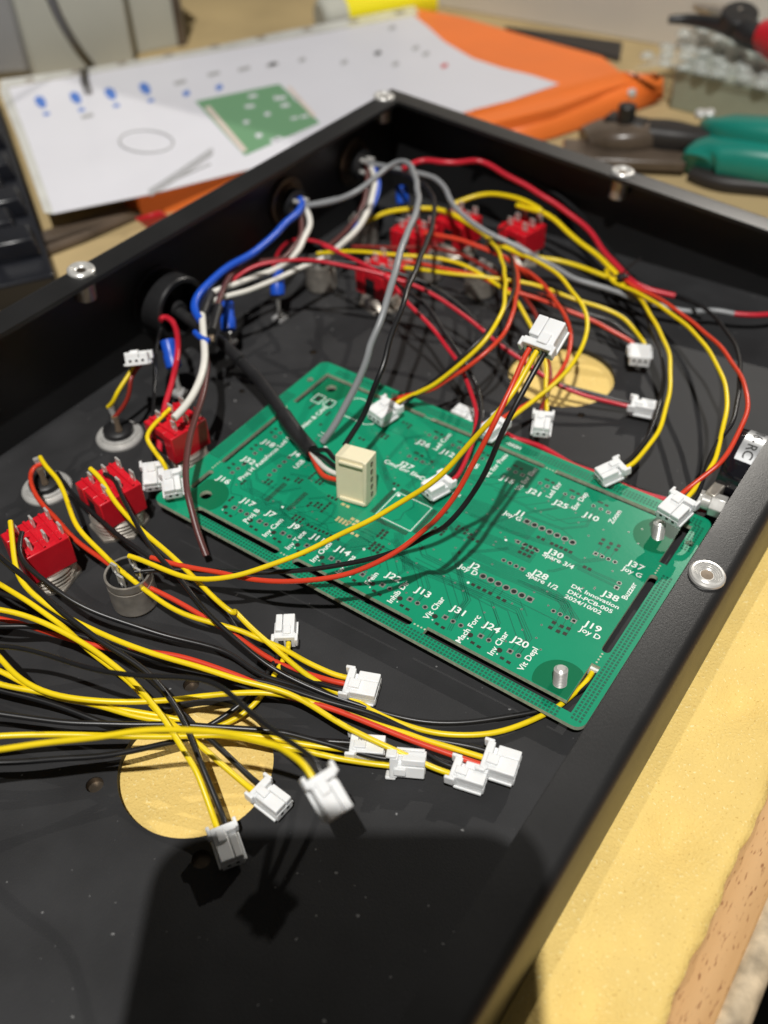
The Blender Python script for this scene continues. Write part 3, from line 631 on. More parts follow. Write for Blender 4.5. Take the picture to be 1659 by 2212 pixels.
# ------------------------------------------------------------------ connectors on the walls
gl = thing('cable_gland', (XL + TH, 66.5, 17), 'wide black plastic ring on the side wall with a cable through it', 'cable gland')
g0 = Vector((XL + TH, 66.5, 17.2))
build('collar', MB().lathe(g0, (1, -.02, 0), [(0, 12.5), (.8, 12.5), (1.0, 11.2), (10.5, 11.0), (11.0, 10.6), (11.0, 9.2), (3, 9.0), (2.8, .1)], 40), 'black_plastic', gl)
build('strain_relief', MB().lathe(g0, (1, -.1, 0), [(2, 3.4), (9, 3.0), (11, 2.7)], 20), 'black_plastic', gl)
for y, z, lb in ((135.7, 24.1, 'round dark metal connector on the side wall joined to the long blue wire'), (178.8, 23.6, 'round dark metal connector on the side wall nearest the corner')):
    t = thing('wall_connector', (XL + TH, y, z), lb, 'connector', 'round connectors on the side wall'); o = Vector((XL + TH, y, z))
    build('lock_nut', MB().lathe(o, (1, 0, 0), [(0, 9.6), (1.6, 9.6), (1.9, 9.0), (2.0, 7.4), (3.2, 7.2), (3.3, 6.2)], 30), 'bronze', t)
    build('insert', MB().lathe(o, (1, 0, 0), [(2.5, 6.2), (6.0, 6.0), (6.2, 5.2), (6.2, .1)], 24), 'black_plastic', t)
    for a in range(4):
        c = o + Vector((6, 3.2 * math.cos(a * 1.57 + .6), 3.2 * math.sin(a * 1.57 + .6))); build('solder_cup', MB().cyl(c, c + Vector((3.2, 0, 0)), .8, .9, 10), 'steel', t)
kt = thing('round_module', (140, 92, 0), 'black cylindrical module with a silver label under the rim, fixed by hex bolts', 'module')
k0 = Vector((148.2, 97.5, 11.0)); kax = Vector((-1, .0, .02)).normalized()
build('case', MB().lathe(k0, kax, [(0, 10.6), (16.6, 10.6), (17.2, 10.3), (17.4, 9.4), (17.4, .1)], 56), 'gloss_black', kt)
mb = MB(); ru = Vector((0, -1, 0)); rw = Vector((0, 0, 1)); N = 14
ringsA = [[k0 + kax * h + (ru * math.cos(math.radians(a)) + rw * math.sin(math.radians(a))) * 10.66 for a in np.linspace(48, 150, N)] for h in (9.2, 14.8)]
mb.add(ringsA[0] + ringsA[1], [(i, i + 1, N + i + 1, N + i) for i in range(N - 1)]); lab = build('label_sticker', mb, 'label', kt, smooth=60)
for i, ch in enumerate('-006-RC'):
    a = math.radians(138 - i * 13); n = ru * math.cos(a) + rw * math.sin(a); tdir = ru * math.sin(a) - rw * math.cos(a)
    text_mesh(ch, 3.9, 'ink', lab, k0 + kax * 12.0 + n * 10.72, tdir, n.cross(tdir), 'CENTER', 'lettering', .01)
def hexbolt(p, axis, r1, h1, r2, h2, m='dull_steel'):
    mb = MB().lathe(p, axis, [(0, r1), (h1, r1)], 6); o = build('hex_nut', mb, m, kt, bevel=.25)
    return build('bolt', MB().lathe(p, axis, [(-.5, r2), (h1 + .1, r2), (h1 + h2 - .8, r2), (h1 + h2, r2 * .5)], 18), 'steel', o)
b0 = at('P', 1566, 1098, 8); tip = at('P', 1508, 1078, 8); ba = (tip - b0).normalized(); hexbolt(b0, ba, 3.3, 4.0, 2.2, 4.5, 'steel')
build('acorn_head', MB().lathe(b0, ba, [(6.2, 2.9), (9.0, 2.9), (10.0, 1.9), (10.3, .1)], 6), 'steel', kt, bevel=.3)
build('bracket', MB().box(at('P', 1547, 1060, 10), (3.0, 6.5, 3.4), (Vector((.96, -.2, 0)).normalized(), Vector((.2, .96, .2)).normalized(), Vector((0, -.2, .96)).normalized())), 'dull_steel', kt, bevel=.3)
build('base_bar', MB().box(Vector((139, 88.5, 2.6)), (16, 5, 5)), 'black_plastic', kt, bevel=.4)
# ------------------------------------------------------------------ plugs and wiring
def plug(parent, back, front, n=2, up=None, axis=None, m='white_plastic', ln=8.6, roll=0., s=1.0):
    back = Vector(back); a = (Vector(axis) if axis is not None else Vector(front) - back).normalized()
    up = Vector(up or (0, 0, 1)); up = (up - a * up.dot(a)).normalized()
    if roll: up = Matrix.Rotation(math.radians(roll), 3, a) @ up
    P_ = 2.05 * s; sd = a.cross(up); ax = (a, sd, up); W = P_ * (n - 1) + 3.9 * s; H = 4.5 * s; ln *= s
    mb = MB()
    mb.box(back + a * (ln / 2 + .5 * s) - up * H * .20, (ln - 1.0 * s, W - .5 * s, H * .55), ax)              # lower half of the nose
    w1 = W * .56; w2 = W - w1 - .75 * s
    mb.box(back + a * (ln / 2 + .3 * s) + up * H * .22 + sd * (W / 2 - .3 * s - w1 / 2), (ln - .9 * s, w1, H * .50), ax)
    mb.box(back + a * (ln / 2 + 1.4 * s) + up * H * .22 - sd * (W / 2 - .3 * s - w2 / 2), (ln - 3.0 * s, w2, H * .46), ax)
    mb.box(back + a * 1.0 * s, (2.0 * s, W, H), ax)                                                       # collar
    for q in (-1, 1): mb.box(back + a * .3 * s + sd * q * (W / 2 + .25 * s) + up * H * .18, (2.6 * s, .9 * s, H * .62), ax)   # ears
    hs = build('housing', mb, m, parent, bevel=.26 * s)
    mb = MB()
    mb.box(back + a * 2.6 * s + up * (H * .5 + .1 * s) + sd * W * .12, (3.0 * s, W * .34, .9 * s), ax)
    for q in (-1, 1): mb.box(back + a * (ln * .55) + sd * q * (W / 2 + .12 * s) - up * H * .36, (ln * .8, .55 * s, .8 * s), ax)
    build('latch_rail', mb, m, hs, bevel=.18 * s)
    mb = MB()
    for i in range(n):
        q = back + a * (ln + .03) + sd * (i - (n - 1) / 2) * P_; mb.box(q - up * H * .12, (.08, .8 * s, .8 * s), ax)
    for i in range(n):
        q = back - a * .03 + sd * (i - (n - 1) / 2) * P_; mb.box(q, (.08, 1.5 * s, 1.7 * s), ax)
    build('pin_socket', mb, 'hole', hs)
    return [back + sd * (i - (n - 1) / 2) * P_ + a * .8 for i in range(n)], a
HG = 'plug ended wire harnesses'
def harness(label, back, front, n, wires, z=4., zf=None, up=None, axis=None, m='white_plastic', roll=0., s=.9, ln=8.8, name='wire_harness', base=None):
    """back and front: (crop, x, y); wires: (material, segments, heights, slot or None, radius)"""
    b = at(*back, z) if not isinstance(back, Vector) else back
    f = at(*front, z if zf is None else zf) if front is not None else None
    t = thing(name, (b.x, b.y, 0 if base is None else base), label, 'wire harness', HG)
    ends, a = plug(t, b, f, n, up, axis, m, ln, roll, s)
    for wr in wires:
        mt, segs, zs, slot = wr[:4]; r = wr[4] if len(wr) > 4 else .68
        if slot is None: wire(t, segs, zs, mt, r)
        else:
            e = ends[slot]; mb = MB(); p = wire_path(segs, zs)
            p = p[:-1] if (p[-1] - e).length < 1.5 else p
            # blend the last stretch into the socket
            k = max(2, min(len(p) - 2, 7)); p = p[:-k] if len(p) > k + 4 else p[:4]
            q = smooth_path([p[-2], p[-1], e - a * 3.2, e - a * 1.2, e], .9)
            p = p[:-2] + q
            p = [Vector((v.x, v.y, max(v.z, r + .06))) if not (math.hypot(v.x - 66.2, v.y + 54.3) < 17) else v for v in p]
            for _ in range(4): p = [p[0]] + [(p[i - 1] + p[i] * 2 + p[i + 1]) / 4 for i in range(1, len(p) - 1)] + [p[-1]]
            mb.tube(p, r, 10); build('wire', mb, mt, t, smooth=60)
    return t
# --- harnesses in the open foreground
harness('white plug with yellow, red and black wires from the flat indicator, lying apart', ('C', 768, 1150), ('C', 965, 1185), 3, [
    ('yellow', [('c', [(262, 0), (300, 70), (375, 140), (415, 230), (440, 310), (490, 420), (560, 520), (650, 620), (760, 720), (860, 800), (960, 880), (1080, 960), (1200, 1020), (1330, 1060), (1420, 1095), (1540, 1130), (1620, 1155)]), ('C', [(150, 840), (280, 880), (400, 940), (560, 1040), (680, 1100), (760, 1130)])], [12, 13, 11, 9, 7, 5, 4], 0),
    ('red', [('c', [(285, 42), (235, 45), (197, 80), (197, 140), (220, 210), (260, 290), (330, 370), (420, 470), (520, 560), (620, 630), (720, 700), (830, 790), (990, 858), (1080, 910), (1200, 970), (1340, 1045), (1450, 1110)]), ('C', [(60, 840), (200, 940), (330, 1020), (450, 1070), (600, 1120), (740, 1165)])], [8, 9, 9, 8, 6, 4, 3, 4], 1),
    ('black_wire', [('c', [(375, 105), (400, 150), (440, 210), (520, 280), (600, 350), (700, 440), (800, 530), (920, 620), (1040, 710), (1230, 830), (1350, 910), (1470, 990)]), ('C', [(100, 870), (200, 940), (300, 1010), (420, 1085), (560, 1140), (700, 1185)])], [7, 10, 10, 8, 5, 3, 3, 4], 2)], z=3.6)
t = harness('white plug under the board rail fed by the long yellow wire from the toggle', ('K', 1062, 750), ('K', 1135, 610), 2, [
    ('yellow', [('c', [(590, 75), (650, 115), (690, 180), (740, 270), (810, 360), (900, 470), (1000, 550), (1120, 640), (1220, 740), (1330, 840), (1440, 950), (1560, 1060)]), ('C', [(0, 640), (100, 740), (200, 830), (330, 940), (450, 1040), (560, 1120), (660, 1190), (760, 1245), (870, 1275)]), ('B', [(640, 285), (760, 330), (900, 375), (1050, 405), (1200, 405), (1350, 385), (1480, 350), (1575, 310)]), ('K', [(850, 960), (940, 900), (1010, 820), (1050, 765)])], [18, 17, 15, 12, 9, 5, 3, 2, 1.5, 1.5, 1.6, 2], 0),
    ('black_wire', [('c', [(680, 110), (730, 110), (755, 160), (790, 250), (840, 350), (900, 450), (980, 570), (1070, 680), (1170, 790), (1250, 900), (1330, 1000), (1430, 1100), (1540, 1190), (1659, 1280)]), ('C', [(300, 1050), (500, 1160), (700, 1240), (860, 1290)]), ('B', [(700, 290), (900, 330), (1100, 340), (1300, 325), (1480, 290), (1560, 275)]), ('K', [(900, 900), (980, 830), (1030, 760)])], [17, 18, 15, 12, 9, 5, 2, 1.3, 1.2, 1.1, 1.2], 1, .6)], z=1.4, s=.6)
harness('small white plug in the middle of the three by the board rail', ('B', 1078, 598), ('B', 1228, 645), 2, [
    ('yellow', [('c', [(68, 420), (75, 500), (80, 600), (90, 690), (110, 780), (150, 830), (220, 900), (300, 960), (380, 1010), (480, 1065), (600, 1120), (700, 1180), (830, 1235), (1000, 1280), (1200, 1335), (1400, 1400), (1600, 1465)]), ('B', [(150, 170), (300, 240), (450, 330), (600, 410), (750, 480), (900, 545), (1040, 590)])], [20, 18, 14, 13, 12, 10, 8, 6, 4], 1),
    ('black_wire', [('c', [(145, 490), (120, 560), (120, 640), (180, 720), (260, 780), (330, 830), (400, 890), (560, 985), (700, 1050), (900, 1110), (1100, 1170), (1300, 1220), (1500, 1270)]), ('B', [(0, 60), (90, 112), (200, 130), (300, 165), (420, 220), (560, 275), (700, 330), (850, 420), (960, 500), (1050, 560)])], [19, 16, 11, 6, 4, 3, 3, 4, 4], 0)], z=3.4)
harness('greyish white plug at the end of a yellow and black pair, beside the round cutout', ('A', 1210, 1058), ('A', 1272, 1245), 2, [
    ('yellow', [('c', [(-60, 985), (0, 990), (100, 1010), (200, 1040), (300, 1080), (400, 1130), (500, 1190), (600, 1260), (700, 1340), (800, 1400), (880, 1465)]), ('A', [(830, 370), (890, 450), (930, 510), (980, 590), (1040, 680), (1090, 770), (1140, 860), (1170, 940), (1195, 1040)])], [22, 22, 19, 15, 10, 5], 1),
    ('black_wire', [('c', [(-60, 590), (0, 640), (100, 740), (200, 830), (300, 920), (420, 1030), (540, 1110), (650, 1190), (800, 1280), (900, 1350), (980, 1430)]), ('A', [(900, 320), (960, 400), (1010, 480), (1040, 560), (1070, 640), (1110, 720), (1150, 810), (1190, 900), (1212, 1000)])], [20, 22, 20, 16, 10, 5], 0)], z=3.6, zf=3.2)
harness('white plug over the rim of the round cutout, yellow and black wires', ('A', 1405, 838), ('A', 1555, 952), 2, [
    ('yellow', [('c', [(-60, 790), (0, 830), (80, 880), (190, 940), (300, 1030), (430, 1130)]), ('A', [(520, 110), (650, 205), (770, 315), (870, 430), (960, 510), (1090, 610), (1200, 695), (1320, 785), (1395, 840)])], [14, 15, 14, 11, 8, 4], 1),
    ('black_wire', [('c', [(-60, 860), (0, 895), (120, 920), (240, 965), (380, 1040), (500, 1100)]), ('A', [(600, 70), (740, 170), (870, 290), (960, 385), (1080, 510), (1160, 590), (1250, 670), (1340, 750), (1420, 815)])], [12, 13, 13, 10, 7, 4], 0)], z=3.6, base=-2)
harness('white plug with yellow, red and black wires touching the small plug beside it', ('B', 1250, 530), ('B', 1440, 590), 3, [
    ('yellow', [('A', [(-60, 60), (0, 130), (40, 190), (100, 240), (180, 290), (280, 325), (400, 345), (550, 360), (700, 365), (830, 360), (920, 360), (1050, 345), (1200, 325), (1350, 310), (1480, 312)]), ('B', [(200, 195), (330, 225), (450, 265), (600, 330), (700, 370), (850, 405), (1000, 460), (1150, 500), (1235, 520)])], [17, 16, 14, 12, 9, 6, 4, 4], 1),
    ('red', [('c', [(-60, 1045), (0, 1060), (150, 1100), (300, 1140), (470, 1190), (700, 1245), (1000, 1275), (1200, 1318), (1400, 1370), (1600, 1442)]), ('B', [(150, 185), (320, 232), (450, 282), (600, 333), (760, 390), (900, 450), (1050, 500), (1140, 530), (1220, 545)])], [12, 11, 9, 8, 6, 5, 4], 2),
    ('black_wire', [('c', [(-60, 1095), (0, 1100), (200, 1105), (330, 1118), (600, 1190), (900, 1290), (1300, 1390)]), ('B', [(100, 130), (300, 190), (500, 250), (640, 290), (850, 390), (1000, 450), (1150, 485), (1240, 500)])], [13, 12, 9, 6, 4, 4], 0)], z=4.0)
harness('blurred white plug hanging in the air above its own dark shadow', ('B', 345, 625), ('B', 455, 815), 2, [
    ('yellow', [('A', [(-60, 628), (0, 620), (150, 600), (350, 580), (550, 560), (700, 530), (850, 512), (950, 512), (1050, 515), (1200, 520), (1330, 545), (1450, 590), (1540, 625)]), ('B', [(100, 440), (180, 480), (250, 530), (310, 590)])], [26, 28, 30, 33, 36, 38], 1, .62),
    ('black_wire', [('A', [(-60, 60), (60, 60), (170, 92), (300, 130), (450, 170), (600, 200), (720, 215), (900, 228), (1050, 236), (1150, 255), (1250, 320), (1350, 405), (1450, 490), (1550, 570)]), ('B', [(160, 420), (250, 510), (320, 590)])], [14, 18, 22, 27, 32, 37], 0, .58)], z=38, zf=35, s=.92, base=0)
harness('white plug lying on its side in front of another, one yellow and one black wire', ('B', 742, 555), ('B', 935, 572), 2, [
    ('yellow', [('A', [(-60, 556), (0, 555), (200, 548), (400, 545), (600, 546), (800, 550), (950, 552), (1100, 545), (1300, 560), (1500, 600)]), ('B', [(150, 460), (250, 488), (350, 508), (480, 540), (600, 560), (720, 570)])], [20, 18, 14, 9, 5, 3], 1),
    ('black_wire', [('A', [(-60, 425), (0, 430), (200, 450), (350, 475), (550, 485), (750, 490), (900, 490), (1100, 490), (1250, 500), (1450, 525)]), ('B', [(130, 385), (300, 430), (450, 470), (560, 500), (700, 522)])], [16, 14, 11, 8, 5, 4], 0)], z=3.4, roll=70)
harness('white plug half hidden behind another plug and a crossing yellow wire', ('B', 525, 468), ('B', 712, 482), 2, [
    ('yellow', [('A', [(-60, 245), (0, 270), (150, 292), (300, 330), (450, 370), (600, 400), (750, 452), (900, 466), (1100, 500), (1300, 545)]), ('B', [(150, 430), (300, 480), (430, 502), (510, 496)])], [16, 14, 11, 8, 5, 3], 1),
    ('black_wire', [('A', [(-60, 285), (0, 300), (130, 322), (250, 362), (380, 412), (500, 460), (620, 500), (800, 510), (1000, 500), (1200, 510)]), ('B', [(100, 400), (300, 450), (500, 480)])], [13, 11, 8, 5, 4, 4], 0)], z=3.4)
harness('white plug standing alone near the board rail, wires running down to the cutout', ('C', 368, 880), ('C', 377, 715), 2, [
    ('yellow', [('A', [(1130, 520), (1180, 500), (1240, 480), (1310, 440), (1380, 385), (1440, 315), (1490, 215)]), ('C', [(340, 980), (358, 920)])], [-1.2, -.6, 1.5, 2, 3, 3], 1),
    ('black_wire', [('A', [(1090, 520), (1150, 490), (1230, 440), (1300, 385), (1370, 330), (1430, 260)]), ('C', [(310, 1010), (345, 930)])], [-1.2, -.5, 1.5, 2, 3, 3], 0)], z=3.4)
t = thing('wire', at('A', 0, 690, 20), 'glossy black wire passing over the round cutout and ending at its far rim', 'wire')
wire(t, [('A', [(-60, 692), (0, 690), (150, 690), (400, 670), (600, 650), (750, 630), (900, 595), (1000, 570), (1100, 540), (1250, 530), (1420, 560), (1560, 600)])], [22, 18, 13, 8, 4, 2], 'black_wire')
t = thing('wire', at('A', 0, 200, 15), 'yellow wire merging with its twin beside the round cutout', 'wire')
wire(t, [('A', [(-60, 175), (0, 203), (100, 250), (250, 312), (400, 358), (550, 388), (700, 414), (850, 440), (1000, 468), (1060, 485), (1200, 545), (1420, 575), (1560, 620)])], [18, 16, 13, 10, 8, 5, 3], 'yellow')
# --- the harness from the metal push button up to the raised plug
harness('white plug held high over the board on arching yellow, red and black wires', ('E', 150, 965), ('E', 245, 805), 3, [
    ('yellow', [('c', [(840, 645), (880, 655), (920, 670), (1020, 720), (1160, 775), (1250, 800), (1350, 800), (1500, 780)]), ('C', [(0, 455), (130, 420), (300, 360), (450, 310), (600, 250), (750, 170), (900, 100)]), ('I', [(600, 1120), (800, 1000), (950, 900), (1050, 800), (1150, 700), (1250, 590), (1350, 480), (1430, 390), (1500, 300), (1570, 200), (1625, 100)]), ('E', [(130, 1040), (146, 990)])], [15, 16, 20, 26, 34, 46, 60, 69], 1, .66),
    ('red', [('c', [(985, 655), (1100, 690), (1200, 712), (1290, 728), (1450, 760)]), ('C', [(60, 462), (200, 472), (350, 480), (500, 475), (650, 460), (800, 430), (950, 370), (1050, 320), (1150, 250), (1250, 160), (1350, 80)]), ('I', [(900, 1250), (1000, 1150), (1080, 1050), (1150, 940), (1220, 800), (1270, 700), (1320, 580), (1370, 480), (1420, 380), (1460, 300), (1520, 200), (1580, 100)]), ('E', [(95, 1040), (110, 985)])], [14, 15, 18, 24, 33, 46, 60, 69], 0, .64),
    ('black_wire', [('c', [(880, 748), (1020, 737), (1200, 740), (1400, 742)]), ('C', [(0, 415), (200, 415), (400, 410), (600, 400), (800, 370), (950, 330), (1100, 280), (1250, 210), (1380, 120)]), ('I', [(950, 1290), (1080, 1180), (1180, 1070), (1260, 950), (1320, 850), (1370, 720), (1420, 600), (1470, 500), (1520, 400), (1560, 300), (1620, 200)]), ('E', [(140, 1080), (170, 1015)])], [13, 13, 15, 20, 29, 42, 58, 69], 2, .64)], z=69, zf=72, base=0)
# --- harnesses on and around the board
harness('white plug lying on the board by the mounting hole, black yellow and red wires', ('I', 640, 362), ('I', 478, 468), 3, [
    ('black_wire', [('D', [(1240, 700), (1330, 740), (1362, 800), (1370, 880), (1350, 1020), (1290, 1150), (1200, 1250), (1070, 1380)]), ('I', [(1050, 90), (950, 170), (850, 240), (740, 310), (660, 340)])], [16, 22, 30, 30, 26, 20, 14, 10], 0),
    ('yellow', [('D', [(1190, 640), (1260, 720), (1290, 800), (1310, 900), (1310, 1000), (1290, 1120), (1240, 1220), (1180, 1310), (1080, 1420)]), ('I', [(1120, 80), (1010, 160), (900, 240), (780, 320), (670, 360)])], [16, 24, 32, 32, 27, 20, 14, 10], 1),
    ('red', [('D', [(1340, 720), (1370, 800), (1388, 900), (1390, 1000), (1360, 1130), (1300, 1260), (1200, 1380), (1060, 1493)]), ('I', [(1150, 110), (1050, 170), (920, 260), (800, 340), (680, 378)])], [14, 22, 28, 28, 24, 18, 13, 10], 2)], z=9.2, zf=8.6)
harness('white plug on the board next to the chip outline, red and black wires', ('I', 1035, 905), ('I', 850, 1005), 2, [
    ('crimson', [('F', [(1120, 800), (1130, 710), (1150, 640), (1220, 582), (1330, 570), (1450, 600), (1560, 650)]), ('D', [(100, 680), (230, 740), (350, 800), (460, 850), (560, 920), (650, 1040), (760, 1150), (860, 1270), (940, 1380)]), ('I', [(1080, 0), (1150, 120), (1200, 220), (1240, 340), (1247, 460), (1230, 570), (1195, 700), (1150, 790), (1080, 870)])], [4, 20, 26, 26, 24, 20, 16, 12, 9], 0),
    ('black_wire', [('D', [(300, 830), (420, 860), (560, 910), (690, 1010), (800, 1100), (900, 1240), (980, 1350), (1040, 1440)]), ('I', [(1150, 30), (1200, 130), (1260, 260), (1275, 380), (1270, 480), (1240, 570), (1190, 650), (1100, 750), (1060, 850)])], [18, 22, 22, 20, 16, 12, 9], 1)], z=9.0)
harness('white plug over the board rail at the back, a yellow and a red wire', ('I', 1430, 480), ('I', 1268, 595), 2, [
    ('yellow', [('D', [(1190, 680), (1350, 722), (1440, 770)]), ('E', [(50, 340), (150, 380), (250, 440), (330, 510), (380, 580), (440, 650), (478, 720), (485, 790), (478, 850), (450, 940), (400, 1030), (300, 1140), (200, 1230), (100, 1310)]), ('I', [(1550, 410), (1460, 465)])], [15, 18, 22, 24, 22, 18, 13, 10], 0),
    ('red', [('E', [(10, 400), (90, 450), (180, 520), (250, 610), (300, 680), (345, 760), (372, 850), (362, 960), (320, 1080), (262, 1145), (230, 1220), (120, 1310)]), ('I', [(1560, 430), (1470, 485)])], [12, 15, 18, 18, 15, 12, 10], 1)], z=10, zf=9)
harness('white plug behind the board rail hanging below the raised plug', ('J', 225, 60), ('J', 203, 225), 2, [
    ('yellow', [('D', [(80, 745), (200, 730), (350, 732), (500, 742), (650, 760), (850, 772), (1000, 802), (1100, 850), (1200, 910), (1280, 962), (1340, 1012), (1390, 1060), (1440, 1140), (1490, 1240)]), ('E', [(150, 900), (195, 1000), (210, 1120), (205, 1250), (195, 1350)])], [13, 16, 17, 16, 15, 13, 10, 9], 0),
    ('dark_red', [('D', [(300, 700), (600, 702), (850, 712), (1000, 742), (1100, 782), (1160, 820), (1280, 900), (1390, 970), (1450, 1040), (1530, 1180)]), ('E', [(190, 950), (235, 1050), (240, 1160), (230, 1290), (215, 1360)])], [11, 13, 14, 13, 12, 10, 9], 1)], z=9, zf=8.6, base=0)
harness('white plug with three pin holes lying past the cutout, yellow and red wires', ('E', 822, 950), ('E', 818, 1125), 3, [
    ('yellow', [('D', [(550, 830), (700, 842), (850, 862), (1000, 882), (1150, 892), (1260, 908)]), ('E', [(30, 512), (150, 540), (300, 592), (430, 642), (560, 672), (660, 712), (750, 782), (810, 852), (845, 920)])], [14, 16, 16, 15, 13, 10, 7], 2),
    ('red', [('D', [(520, 790), (700, 802), (850, 832), (1000, 862), (1100, 882), (1180, 912), (1320, 980)]), ('E', [(60, 592), (180, 632), (320, 692), (450, 742), (570, 792), (650, 842), (720, 912), (780, 960)])], [13, 15, 15, 14, 12, 9, 7], 0),
    ('black_wire', [('E', [(20, 560), (160, 600), (320, 660), (480, 730), (600, 752), (680, 812), (740, 892), (800, 945)])], [11, 12, 11, 9, 7], 1)], z=5.6, zf=5.6, up=(0, 0, -1))
harness('white plug lying on the floor past the cutout, crimson and black wires', ('E', 765, 1318), ('E', 940, 1352), 2, [
    ('crimson', [('F', [(745, 1010), (780, 930), (840, 850), (900, 800), (1000, 745), (1150, 712), (1300, 700), (1400, 706)]), ('D', [(250, 820), (370, 850), (500, 882), (600, 912), (720, 952), (850, 1022), (950, 1082), (1050, 1152), (1180, 1262), (1330, 1382)]), ('E', [(100, 1062), (240, 1162), (390, 1230), (540, 1282), (640, 1302), (740, 1322)])], [20, 26, 28, 26, 22, 17, 12, 7, 4], 1),
    ('black_wire', [('F', [(1250, 715), (1500, 712)]), ('D', [(0, 798), (150, 795), (300, 802), (420, 818), (550, 850), (650, 890), (760, 922), (850, 972), (1000, 1072), (1120, 1182), (1190, 1252), (1340, 1372)]), ('E', [(100, 1080), (200, 1140), (330, 1192), (500, 1232), (660, 1267)])], [26, 27, 25, 21, 16, 11, 6, 4], 0)], z=4)
harness('white plug leaning on the board rail by its hole, yellow and black wires', ('J', 730, 385), ('J', 608, 440), 2, [
    ('yellow', [('E', [(640, 490), (700, 540), (790, 590), (850, 665), (900, 735), (960, 855), (1000, 952), (1020, 1100), (1020, 1250), (980, 1400)]), ('J', [(980, 120), (920, 220), (830, 312), (750, 370)])], [9, 12, 15, 16, 15, 12, 9], 0),
    ('black_wire', [('E', [(760, 560), (820, 650), (900, 822), (950, 952), (973, 1100), (968, 1250), (930, 1400)]), ('J', [(930, 130), (880, 230), (800, 330), (745, 392)])], [9, 11, 12, 12, 11, 9], 1)], z=8.6, zf=7.6)
harness('white plug above the threaded stud at the corner, black yellow and red wires', ('J', 1128, 598), ('J', 1018, 705), 3, [
    ('yellow', [('E', [(600, 440), (660, 530), (760, 562), (850, 612), (950, 672), (1070, 752), (1180, 852), (1270, 962), (1340, 1082), (1380, 1202), (1392, 1350)]), ('J', [(1380, 100), (1360, 230), (1310, 370), (1230, 470), (1150, 570)])], [10, 13, 17, 21, 23, 22, 19, 15], 1),
    ('red', [('E', [(700, 480), (780, 547), (880, 592), (1000, 662), (1150, 762), (1250, 852), (1350, 942), (1440, 1062), (1490, 1152), (1525, 1252), (1530, 1350)]), ('J', [(1510, 100), (1440, 232), (1350, 362), (1250, 482), (1160, 582)])], [10, 13, 17, 21, 24, 23, 20, 15], 2),
    ('black_wire', [('E', [(1040, 600), (1100, 622), (1200, 662), (1280, 712), (1360, 792), (1430, 902), (1470, 1022), (1480, 1152), (1460, 1300), (1410, 1460)]), ('J', [(1350, 190), (1290, 332), (1220, 442), (1140, 555)])], [9, 13, 18, 22, 22, 19, 15], 0)], z=14.5, zf=13.5)
harness('white plug tip peeking out behind the board rail below the raised plug', ('I', 1240, 468), ('I', 1080, 400), 2, [
    ('crimson', [('I', [(1290, 500), (1260, 480)])], [2.5, 3.5], None)], z=3.6)
# --- by the side wall
pb = at('G', 1012, 385, 24)
harness('white three pin plug facing out by the side wall, dark red and yellow wires', pb, None, 3, [
    ('yellow', [('G', [(785, 742), (815, 728), (840, 680), (860, 620), (890, 560), (940, 490), (975, 425)])], [10, 14, 18, 22, 24], 1),
    ('dark_red', [('G', [(825, 825), (860, 785), (900, 735), (938, 670), (950, 590), (930, 510), (897, 440), (905, 375), (950, 350)])], [9, 12, 16, 20, 24, 24], 0)], axis=(.56, -.62, .50), up=(-.3, .3, .9), ln=7, base=0)
harness('white plug standing behind its twin at the board corner, thin black wire', ('G', 1125, 1165), ('G', 1135, 1350), 3, [
    ('black_wire', [('F', [(420, 1060), (390, 1130), (375, 1220)]), ('G', [(1140, 330), (1120, 500), (1110, 700), (1110, 900), (1114, 1100)])], [14, 16, 15, 13, 11, 9], 1, .6)], z=8.5, zf=6.5)
harness('white plug in front of its twin at the board corner, yellow and black wires', ('G', 1238, 1225), ('G', 1270, 1450), 2, [
    ('yellow', [('G', [(1235, 755), (1150, 840), (1085, 900), (1058, 945), (1070, 1010), (1130, 1110), (1190, 1200)])], [17, 17, 16, 14, 12, 11], 1),
    ('black_wire', [('G', [(1200, 830), (1100, 900), (1035, 930), (1050, 970), (1120, 1050), (1200, 1160), (1230, 1210)])], [16, 16, 15, 13, 12, 11], 0)], z=11, zf=9.4)
# --- the ivory plug and its thick cable
t = thing('ivory_plug_cable', at('F', 430, 1000, 18), 'thick black cable from the wall ring ending in an ivory five pin plug', 'cable', None)
sp = smooth_path([at('F', 400, 985, 18), at('F', 470, 1020, 17), at('F', 560, 1085, 16), at('F', 680, 1170, 15), at('F', 800, 1255, 14), at('F', 920, 1370, 13), at('H', 600, 0, 12.5), at('H', 750, 150, 12), at('H', 880, 320, 11.5), at('H', 985, 480, 11), at('H', 1080, 610, 10), at('H', 1160, 700, 10)])
build('cable_jacket', MB().tube(sp, 1.9, 16), 'black_plastic', t)
k = int(len(sp) * .78); mb = MB().tube([p + Vector((0, 0, .05)) for p in sp[k:]], [2.0] + [2.4] * (len(sp) - k - 2) + [2.2], 16); build('heat_shrink_end', mb, 'sleeve', t)
pc = atp('I', 372, 1046); A_ = Vector((.985, .17, .02)).normalized(); U_ = Vector((-.03, .10, 1)).normalized(); B_ = U_.cross(A_).normalized(); U_ = A_.cross(B_).normalized()
IA, IB, IH = 9.6, 6.4, 14.8; c0 = pc + U_ * IH / 2 + B_ * 1.6 - A_ * .6
ax = (A_, B_, U_)
mb = MB().box(c0, (IA, IB, IH), ax); mb.box(c0 - B_ * (IB / 2 + .35) + U_ * (IH / 2 - 1.6) + A_ * .2, (IA - 2.2, .9, .9), ax); mb.box(c0 - B_ * (IB / 2 + .3) - U_ * (IH / 2 - .7) + A_ * .4, (IA - 1.6, .8, 1.2), ax)
mb.box(c0 - B_ * (IB / 2 + .12) + A_ * (IA / 2 - .55), (1.1, .5, IH - .2), ax)
